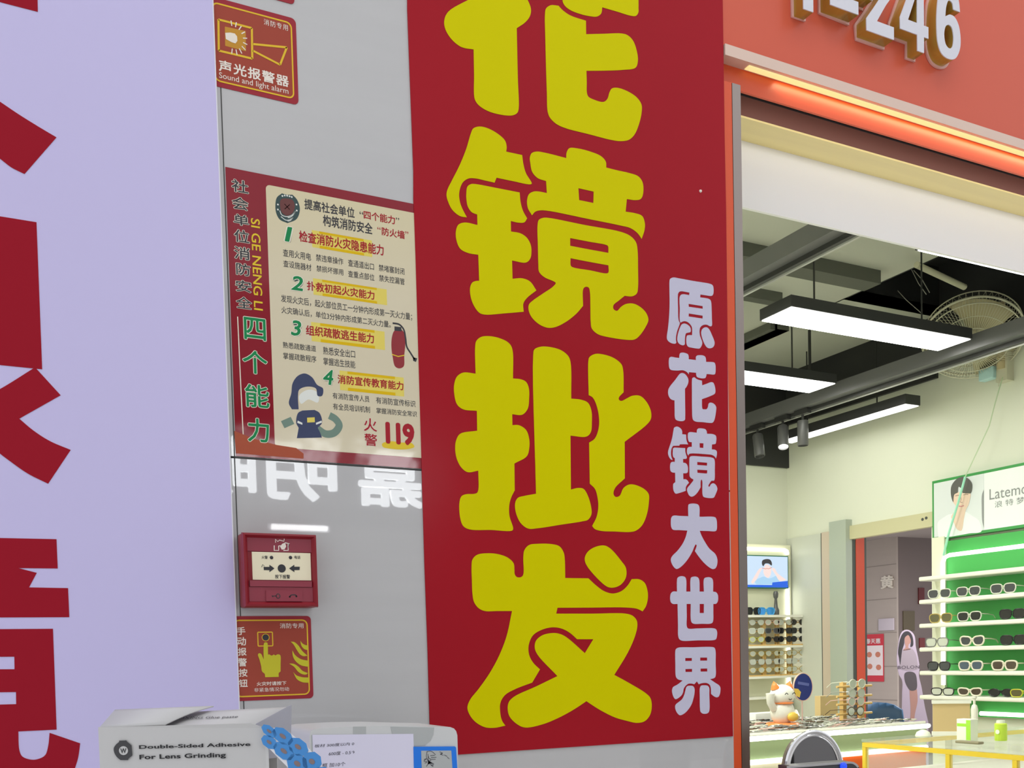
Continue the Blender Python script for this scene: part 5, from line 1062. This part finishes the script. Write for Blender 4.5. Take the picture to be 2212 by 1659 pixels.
CT = thing('carton', 'small white and green carton on the glass showcase in front of the tan board', 'box', pC)
hC = WX(2092, 1553, pC.x).z - ZK
rbox(pC.x - .02, pC.x + .02, pC.y - .026, pC.y + .036, ZK + .0005, ZK + hC, .0015, 'body', m_bxw, CT)
bx('green_panel', pC.x - .0205, pC.x - .0195, pC.y - .025, pC.y - .006, ZK + .004, ZK + hC - .003, m_lime, CT)
bx('green_band', pC.x - .0206, pC.x - .0195, pC.y - .006, pC.y + .034, ZK + hC * .66, ZK + hC * .80, m_lime, CT)
pT = gpt(2162, 1600); hT = WX(2162, 1556, pT.x).z - ZK
TU = thing('lens_cleaner_bottle', 'lime green bottle with white cap on the glass showcase, right of the carton', 'bottle', pT)
MB().lathe([(0, 0), (.021, 0), (.022, .004), (.022, hT * .82), (.018, hT * .86), (0, hT * .86)], 18, (pT.x, pT.y, ZK + .0005)).build('body', m_ltube, TU)
MB().lathe([(0, hT * .86), (.016, hT * .86), (.015, hT * 1.0), (0, hT * 1.0)], 16, (pT.x, pT.y, ZK)).build('cap', m_bxw, TU)
MB().lathe([(0, .0), (.0085, .0), (.0085, .001), (0, .001)], 14, (pT.x - .0222, pT.y - .003, ZK + hT * .45), (-1, 0, 0)).build('white_dot', m_bxw, TU)
pR = gpt(2100, 1606); o = rbox(pR.x - .03, pR.x - .0, pR.y - .05, pR.y + .05, ZK + .0005, ZK + .010, .003, 'lens_cloth_tray', mat('dusty_olive_tray', (.26, .23, .14), .6)); tag(o, 'flat olive tray on the glass in front of the carton', 'tray')
o = MB().lathe([(0, 0), (.028, .0), (.03, .006), (.024, .02), (.01, .028), (0, .03)], 16, gpt(1994, 1592)).build('pale_dish', m_bxw); tag(o, 'small pale dish near the corner of the glass showcase', 'dish')
sp_ = WX(2118, 1535, XG - .02); o = MB().lathe([(0, 0), (.016, 0), (.017, .05), (.012, .07), (.006, .075), (.006, .10), (.012, .105), (.012, .115), (0, .117)], 14, (XG - .20, WX(2105, 1560, XG - .2).y, ZK + .0005)).build('spray_bottle', m_shelf); tag(o, 'slim white spray bottle standing behind the carton', 'bottle')

# ================================================================== work table and things on it, in front of the wall
ZT = 1.12
m_tab = mat('white_table', (.78, .78, .77), .5)
TB = thing('work_table', 'narrow white work table standing along the grey tiled wall', 'table', (.5, -.3, 0))
rbox(-.35, 1.45, -.55, -.012, ZT - .03, ZT, .004, 'tabletop', m_tab, TB)
for sx in (-.30, 1.40):
    for sy in (-.50, -.05): bx('leg', sx - .02, sx + .02, sy - .02, sy + .02, 0, ZT - .03, m_tab, TB)
# carton of adhesive pads, turned towards the viewer
cz = Vector((_c, -_s, 0)); cy = Vector((_s, _c, 0))
yaw2 = -YAW + .02
DB = 0.80
ctr = CAM + ray(398, 1566).normalized() * (DB / ray(398, 1566).normalized().dot(cy)); 
u_ = Vector((math.cos(yaw2), math.sin(yaw2), 0)); FBx = Frame((ctr.x, ctr.y, ZT), u_, (0, 0, 1)); w_ = -FBx.n      # w_ points away from the viewer
ul = FBx.px(215, 1566)[0]; ur = FBx.px(576, 1570)[0]; ub_ = FBx.px(224, 1659)[0]; vt = FBx.px(398, 1566)[1]; HB = vt
m_box = mat('greyish_carton', ext(180, 180, 178), .65); m_boxi = mat('carton_inside', ext(150, 150, 158), .7); m_ink = mat('carton_black_ink', ext(24, 24, 26), .6); m_inkg = mat('carton_dark_grey_ink', ext(56, 56, 58), .6)
BXT = thing('adhesive_carton', 'white carton lettered Double-Sided Adhesive For Lens Grinding, lower left', 'box', FBx.up(0, 0))
DPT = 0.034
def bq(u, v, d): return FBx.up(u, v, -d)
uR = ur
body = MB()
T_ = .0008
# walls of the carton: front, left, back, bottom, right side left open at its top
body.add([bq(ul, 0, 0), bq(uR, 0, 0), bq(uR + .001, HB - .012, 0), bq(uR - .002, HB - .004, .001), bq(uR - .012, HB, 0), bq(ul, HB, 0)], [(0, 1, 2, 3, 4, 5)])
body.add([bq(ul, 0, 0), bq(ul, HB, 0), bq(ul, HB, DPT), bq(ul, 0, DPT)], [(0, 1, 2, 3)])
body.add([bq(ul, 0, DPT), bq(uR, 0, DPT), bq(uR, HB - .004, DPT), bq(ul, HB, DPT)], [(0, 1, 2, 3)])
body.add([bq(ul, 0, 0), bq(uR, 0, 0), bq(uR, 0, DPT), bq(ul, 0, DPT)], [(0, 1, 2, 3)])
body.add([bq(uR, 0, 0), bq(uR, 0, DPT), bq(uR, HB - .075, DPT), bq(uR, HB - .075, 0)], [(0, 1, 2, 3)])
o = body.build('body', m_box, BXT); o.modifiers.new('card', 'SOLIDIFY').thickness = .0012
RISE = .0125
def lid(u, t, h=0): return bq(u, HB + RISE * t + h, DPT * t)
uL2 = FBx.px(362, 1566)[0]
ltop = MB()
n_ = 8
pts = []
for i in range(n_ + 1):
    t = i / n_
    pts += [lid(ul + .004 * 0, t), lid(uL2 + (.030) * t - .002, t, .001 + .0015 * math.sin(math.pi * t))]
ltop.add(pts, [(2 * i, 2 * i + 1, 2 * i + 3, 2 * i + 2) for i in range(n_)], True)
o = ltop.build('top_flap', m_box, BXT); o.modifiers.new('card', 'SOLIDIFY').thickness = .001
l2 = MB(); pts = []
for i in range(n_ + 1):
    t = i / n_
    pts += [lid(uL2 - .02 + .03 * t, t, -.0035), lid(uR - .012 + .024 * t, t, -.0015 - .001 * (1 - t))]
l2.add(pts, [(2 * i, 2 * i + 1, 2 * i + 3, 2 * i + 2) for i in range(n_)], True)
o = l2.build('tuck_flap', m_box, BXT); o.modifiers.new('card', 'SOLIDIFY').thickness = .001
tear = MB().add([bq(uR - .010, HB - .001, .004), bq(uR + .014, HB + .013, DPT * .9), bq(uR + .013, HB - .012, DPT * .85), bq(uR + .006, HB - .03, DPT * .6), bq(uR - .004, HB - .03, .008)], [(0, 1, 2, 3, 4)])
o = tear.build('torn_flap', m_boxi, BXT); o.modifiers.new('card', 'SOLIDIFY').thickness = .001
def tbx(lb, rt): a = FBx.px(*lb); b = FBx.px(*rt); return (a[0], a[1], b[0], b[1])
text('lettering', 'Double-Sided Adhesive', tbx((302, 1617.5), (542, 1603)), FBx, [(.030, m_ink, .0018)], BXT, spacing=1.02)
text('lettering', 'For Lens Grinding', tbx((303, 1643), (489, 1625)), FBx, [(.030, m_ink, .0018)], BXT, spacing=1.02)
kx = crop(500 / 2212, 200, 1500)
flat('logo', [[FBx.px(*kx(*p)) for p in loop('262,440* 330,438* 338,450* 380,485* 387,580* 352,612* 345,625* 275,625* 240,595 215,550 212,510 235,475 262,452*')]], FBx, .0002, m_inkg, BXT, .0018)
lw = FBx.px(*kx(305, 535)); lr = FBx.px(*kx(348, 535))[0] - lw[0]
flat('logo_disc', [ell(lw[0], lw[1], lr, lr)], FBx, .0002, m_box, BXT, .0021)
text('logo_letter', 'W', tbx(kx(277, 560), kx(333, 512)), FBx, [(.03, m_inkg, .0025)], BXT)
lt = math.atan2(RISE, DPT); FLd = Frame(lid(0, 0, .0), u_, (w_ * math.cos(lt) + Vector((0, 0, 1)) * math.sin(lt)))
a = FLd.px(366, 1551); b = FLd.px(515, 1541)
text('lettering', 'WEIXING Glue paste', (a[0], a[1], b[0], b[1]), FLd, [(.0, m_inkg, -.0018)], BXT)
# strip of blue pads curling out of the carton
PST = thing('adhesive_pad_strip', 'white strip of blue octagonal adhesive pads curling out of the carton', 'adhesive pads', bq(uR - .01, HB - .03, .02))
m_padb = mat('blue_pad', ext(60, 128, 190), .45); m_pade = mat('pad_shadow_edge', ext(52, 70, 120), .5); m_padp = mat('white_liner', ext(210, 210, 212), .5); m_hole = mat('pad_hole', ext(120, 104, 104), .6)
FPs = Frame(bq(0, 0, -.004), u_, (0, 0, 1)); FPs.v = Vector((0, 0, 1))
def PP(x, y): return FPs.px(*kx(x, y))
edge = cr([PP(*p) for p in ((1655, 330), (1760, 320), (1850, 345), (1950, 420), (2060, 510), (2150, 620), (2215, 720), (2290, 830), (2400, 1020))], False)
edge2 = cr([PP(*p) for p in ((2180, 1060), (2040, 860), (1940, 770), (1850, 680), (1760, 590), (1690, 520), (1665, 510))], False)
o = flat('liner', [edge + edge2], FPs, .0006, m_padp, PST)
pads = [(1690, 350, 70, 40), (1820, 398, 92, 58), (1965, 500, 88, 66), (2098, 640, 78, 80), (2200, 790, 85, 85), (1690, 455, 70, 48), (1830, 540, 92, 62), (1958, 660, 86, 78), (2075, 800, 88, 80)]
for k, (x, y, rx_, ry_) in enumerate(pads):
    ang = math.radians(38)
    def oc(r1, r2, n=8, ph=math.pi / 8): return [PP(x + (r1 * math.cos(t) * math.cos(ang) - r2 * math.sin(t) * math.sin(ang)), y + (r1 * math.cos(t) * math.sin(ang) + r2 * math.sin(t) * math.cos(ang))) for t in [2 * math.pi * i / n + ph for i in range(n)]]
    pd = flat('pad', [oc(rx_ * 1.25, ry_ * 1.2)], FPs, .0004, m_padb, PST, .0007)
    hl = flat('pad_hole', [oc(rx_ * .40, ry_ * .30, 16)], FPs, .0002, m_hole, None, .0012); M0 = wmat(pd); 
    hl.data.transform(Matrix.Translation(hl.location)); hl.location = (0, 0, 0); hl.data.transform(wmat(PST).inverted()); hl.parent = pd
# white machine housing with note and blue-framed card
DM = -.17
FM = FW(-DM)
MC = thing('machine_housing', 'rounded pale machine housing with a taped paper note, between carton and banner', 'machine', (.3, DM + .06, ZT))
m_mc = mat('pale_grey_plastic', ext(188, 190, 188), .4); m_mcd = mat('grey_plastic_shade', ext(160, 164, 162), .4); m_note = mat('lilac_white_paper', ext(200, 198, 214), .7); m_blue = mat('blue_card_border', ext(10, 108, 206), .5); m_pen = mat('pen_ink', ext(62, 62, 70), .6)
cm = crop(370 / 2212, 640, 1540)
def MM(x, y): return FM.px(*cm(x, y))
uL, uRr, vT = MM(165, 400)[0], MM(2085, 400)[0], MM(1000, 172)[1]
prof = [(uL, ZT + .001), (uRr, ZT + .001)] + [MM(*p) for p in ((2080, 290), (2065, 235), (2035, 200), (1990, 183), (1780, 180), (1200, 165), (800, 172), (300, 200), (225, 215), (185, 245), (170, 300))]
o = flat('body', [prof], FW(-DM - .1), .1, m_mc, MC)
bmh = bmesh.new(); bmh.from_mesh(o.data); bmesh.ops.bevel(bmh, geom=[e for e in bmh.edges if len(e.link_faces) == 2 and e.calc_face_angle(0) > .8], offset=.0025, segments=2, affect='EDGES'); bmh.to_mesh(o.data); bmh.free()
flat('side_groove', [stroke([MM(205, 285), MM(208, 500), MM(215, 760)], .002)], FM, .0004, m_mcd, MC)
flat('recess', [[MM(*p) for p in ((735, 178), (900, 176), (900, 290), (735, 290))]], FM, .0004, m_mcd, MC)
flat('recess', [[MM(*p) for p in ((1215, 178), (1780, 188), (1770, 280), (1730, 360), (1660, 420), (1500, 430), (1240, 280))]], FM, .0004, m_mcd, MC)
NT = thing('paper_note', 'lilac-white handwritten note taped to the pale machine housing', 'note', FM.up(*MM(800, 500)))
flat('sheet', [[MM(205, 282), MM(1508, 270), MM(1530, 1100), MM(235, 1100)]], FM, .0006, m_note, NT, .0005)
for t, lb, rt in (('板材 300度以内 0', (232, 448), (742, 375)), ('600度 - 0.5↑', (415, 552), (750, 480)), ('框 加10个', (330, 705), (630, 630))):
    a = MM(*lb); b = MM(*rt); text('handwriting', t, (a[0], a[1], b[0], b[1]), FM, [(0, m_pen, .0014)], NT, shear=.12)
BC = thing('bordered_card', 'blue-bordered grey card with a pen scribble on the machine housing', 'card', FM.up(*MM(1790, 600)))
flat('border', [[MM(1508, 436), MM(2040, 432), MM(2056, 445), MM(2090, 1000), MM(1520, 1000)]], FM, .001, m_blue, BC, .0007)
flat('card', [[MM(1605, 487), MM(1993, 485), MM(2025, 1000), MM(1622, 1000)]], FM, .0003, m_mcd, BC, .0017)
sc_ = [((1675, 500), (1720, 490), (1760, 510), (1790, 540)), ((1680, 500), (1670, 560), (1690, 620), (1720, 660), (1760, 690)), ((1690, 530), (1700, 580), (1730, 600), (1710, 640), (1750, 660), (1730, 680)), ((1640, 600), (1670, 590), (1640, 620), (1680, 630), (1650, 650)), ((1720, 550), (1780, 545)), ((1730, 575), (1800, 570)), ((1735, 600), (1790, 596)), ((1840, 500), (1880, 520), (1850, 530), (1890, 545)), ((1900, 540), (1940, 560)), ((1940, 570), (1965, 590)), ((1700, 600), (1715, 630), (1740, 640), (1700, 655), (1670, 690)), ((1700, 560), (1690, 600), (1725, 640), (1765, 655), (1745, 690))]
multi('scribble', [stroke(cr([MM(*p) for p in q], False), .0006) for q in sc_], FM, .0002, m_pen, BC, .002)
# mirror and small dark device beside the doorway
cq = crop(300 / 2212, 1660, 1560)
YM = -.10; FMr = Frame((1.1, YM, 0), (math.cos(-.35), math.sin(-.35), 0), (0, 0, 1))
def MR(x, y): return FMr.px(*cq(x, y))
TM = thing('tabletop_mirror', 'round chrome-rimmed tabletop mirror in front of the doorway, bottom right', 'mirror', FMr.up(MR(680, 700)[0], ZT))
m_chr = mat('chrome', (.75, .75, .75), .08, metal=1.0); m_mir = mat('dark_mirror_face', (.30, .30, .31), .06, metal=1.0); m_bshell = mat('brown_shell', (.10, .035, .02), .35)
cen = MR(690, 760); top_ = MR(610, 165); RR = top_[1] - cen[1]; Rx = (MR(1125, 640)[0] - MR(255, 700)[0]) / 2; cxm = (MR(1180, 760)[0] + MR(255, 760)[0]) / 2
mo = FMr.up(cxm, cen[1], 0)
def mring(r, d): return [FMr.up(cxm + Rx * r * math.cos(t), cen[1] + RR * r * math.sin(t), d) for t in [2 * math.pi * k / 48 for k in range(48)]]
MB().tube(mring(1.0, 0), .0042, 8, True).build('rim', m_chr, TM); MB().tube(mring(.93, .002), .002, 8, True).build('inner_rim', m_chr, TM)
flat('mirror_face', [ell(cxm, cen[1], Rx * .97, RR * .97, 48)], FMr, .003, m_mir, TM, -.002)
b = MB(); r0 = mring(1.0, -.002); r1 = mring(.97, -.022); r2 = mring(.6, -.03); b.add(r0 + r1 + r2, [(48 * q + k, 48 * q + (k + 1) % 48, 48 * (q + 1) + (k + 1) % 48, 48 * (q + 1) + k) for q in range(2) for k in range(48)] + [tuple(range(96, 144))], True).build('back_shell', m_bshell, TM)
MB().tube([FMr.up(cxm, cen[1] - RR, -.01), FMr.up(cxm, ZT + .01, -.01)], .008, 10).build('stem', m_chr, TM)
MB().lathe([(0, 0), (.05, 0), (.048, .008), (.012, .014), (0, .014)], 24, FMr.up(cxm, ZT + .0005, -.01)).build('foot', m_chr, TM)
YV = YM - .10; FV2 = Frame((1.0, YV, 0), (math.cos(-.35), math.sin(-.35), 0), (0, 0, 1))
def DV(x, y): return FV2.px(*cq(x, y))
DVc = thing('handheld_device', 'dark grey device with a blue light in front of the tabletop mirror', 'device', FV2.up(DV(900, 700)[0], ZT))
pr_ = [DV(*p) for p in ((290, 712), (600, 690), (1000, 655), (1300, 635), (1360, 645), (1410, 680), (1450, 730), (1460, 800))]; pr_ += [(pr_[-1][0], ZT + .001), (pr_[0][0], ZT + .001)]
flat('body', [pr_], FV2, .03, mat('dark_grey_plastic', (.045, .045, .048), .35), DVc, -.03)
flat('top_edge', [stroke([DV(*p) for p in ((290, 716), (600, 695), (1000, 662), (1300, 642), (1350, 650), (1395, 680), (1425, 716))], .0028)], FV2, .001, mat('silver_edge', (.45, .45, .45), .3, metal=.5), DVc)
lq = DV(1185, 700); MB().ball(FV2.up(lq[0], lq[1], .002), .0055, .004, .0055).build('blue_light', mat('blue_indicator', (.01, .03, .8), .2, emit=(.01, .08, 1.0), es=.8), DVc)

# ================================================================== lit shop sign across the mall corridor (seen mirrored in the polished tiles)
YO = 4.0
def vp(x, y): p = WY(x, y, YO); return p.x, p.z
FO = Frame((0, -YO, 0), (-1, 0, 0), (0, 0, 1))
m_lit = mat('lit_white_acrylic', (.9, .9, .9), .4, emit=(0.93, 0.97, 1.0), es=11.0)
OS = thing('opposite_shop_sign', 'lit white characters of the shop sign across the corridor, mirrored in the grey tiles', 'sign', (-vp(700, 1050)[0], -YO, 2.0))
OS.location.x = vp(700, 1050)[0]
for ch, x0, x1, y0, y1 in (('嘉', 768, 908, 968, 1098), ('明', 572, 722, 955, 1085), ('眼', 400, 548, 940, 1075)):
    a = vp(x0, (y0 + y1) / 2); b = vp(x1, (y0 + y1) / 2); t = vp((x0 + x1) / 2, y0); bt = vp((x0 + x1) / 2, y1)
    text('lit_character', ch, (-b[0], bt[1], -a[0], t[1]), FO, [(.02, m_lit, 0.03)], OS, thick=.02)
a = vp(560, 1000); b = vp(930, 1000)
bx('sign_board', a[0] - 1.2, b[0] + .6, -YO - .05, -YO + .005, vp(700, 1140)[1], vp(700, 880)[1], mat('dark_sign_ground', (.05, .05, .055), .6), OS)
l0 = vp(585, 1136); l1 = vp(705, 1146)
CL = thing('tube_lamp', 'bright tube lamp on the opposite shopfront below the lit sign', 'lamp', ((l0[0] + l1[0]) / 2, -YO, (l0[1] + l1[1]) / 2))
zt3 = (l0[1] + l1[1]) / 2
bx('tube', l0[0], l1[0], -YO + .01, -YO + .03, zt3 - .012, zt3 + .012, mat('tube_glow', (1, 1, 1), .5, emit=(1, 1, 1), es=16), CL)
bx('tube_base', l0[0] - .02, l1[0] + .02, -YO - .01, -YO + .01, zt3 - .02, zt3 + .02, m_lav_edge, CL)
struct(bx('wall_opposite', -3.0, 8.0, -YO - .15, -YO - .05, 0, 3.3, mat('opposite_wall', (.5, .5, .5), .7)))
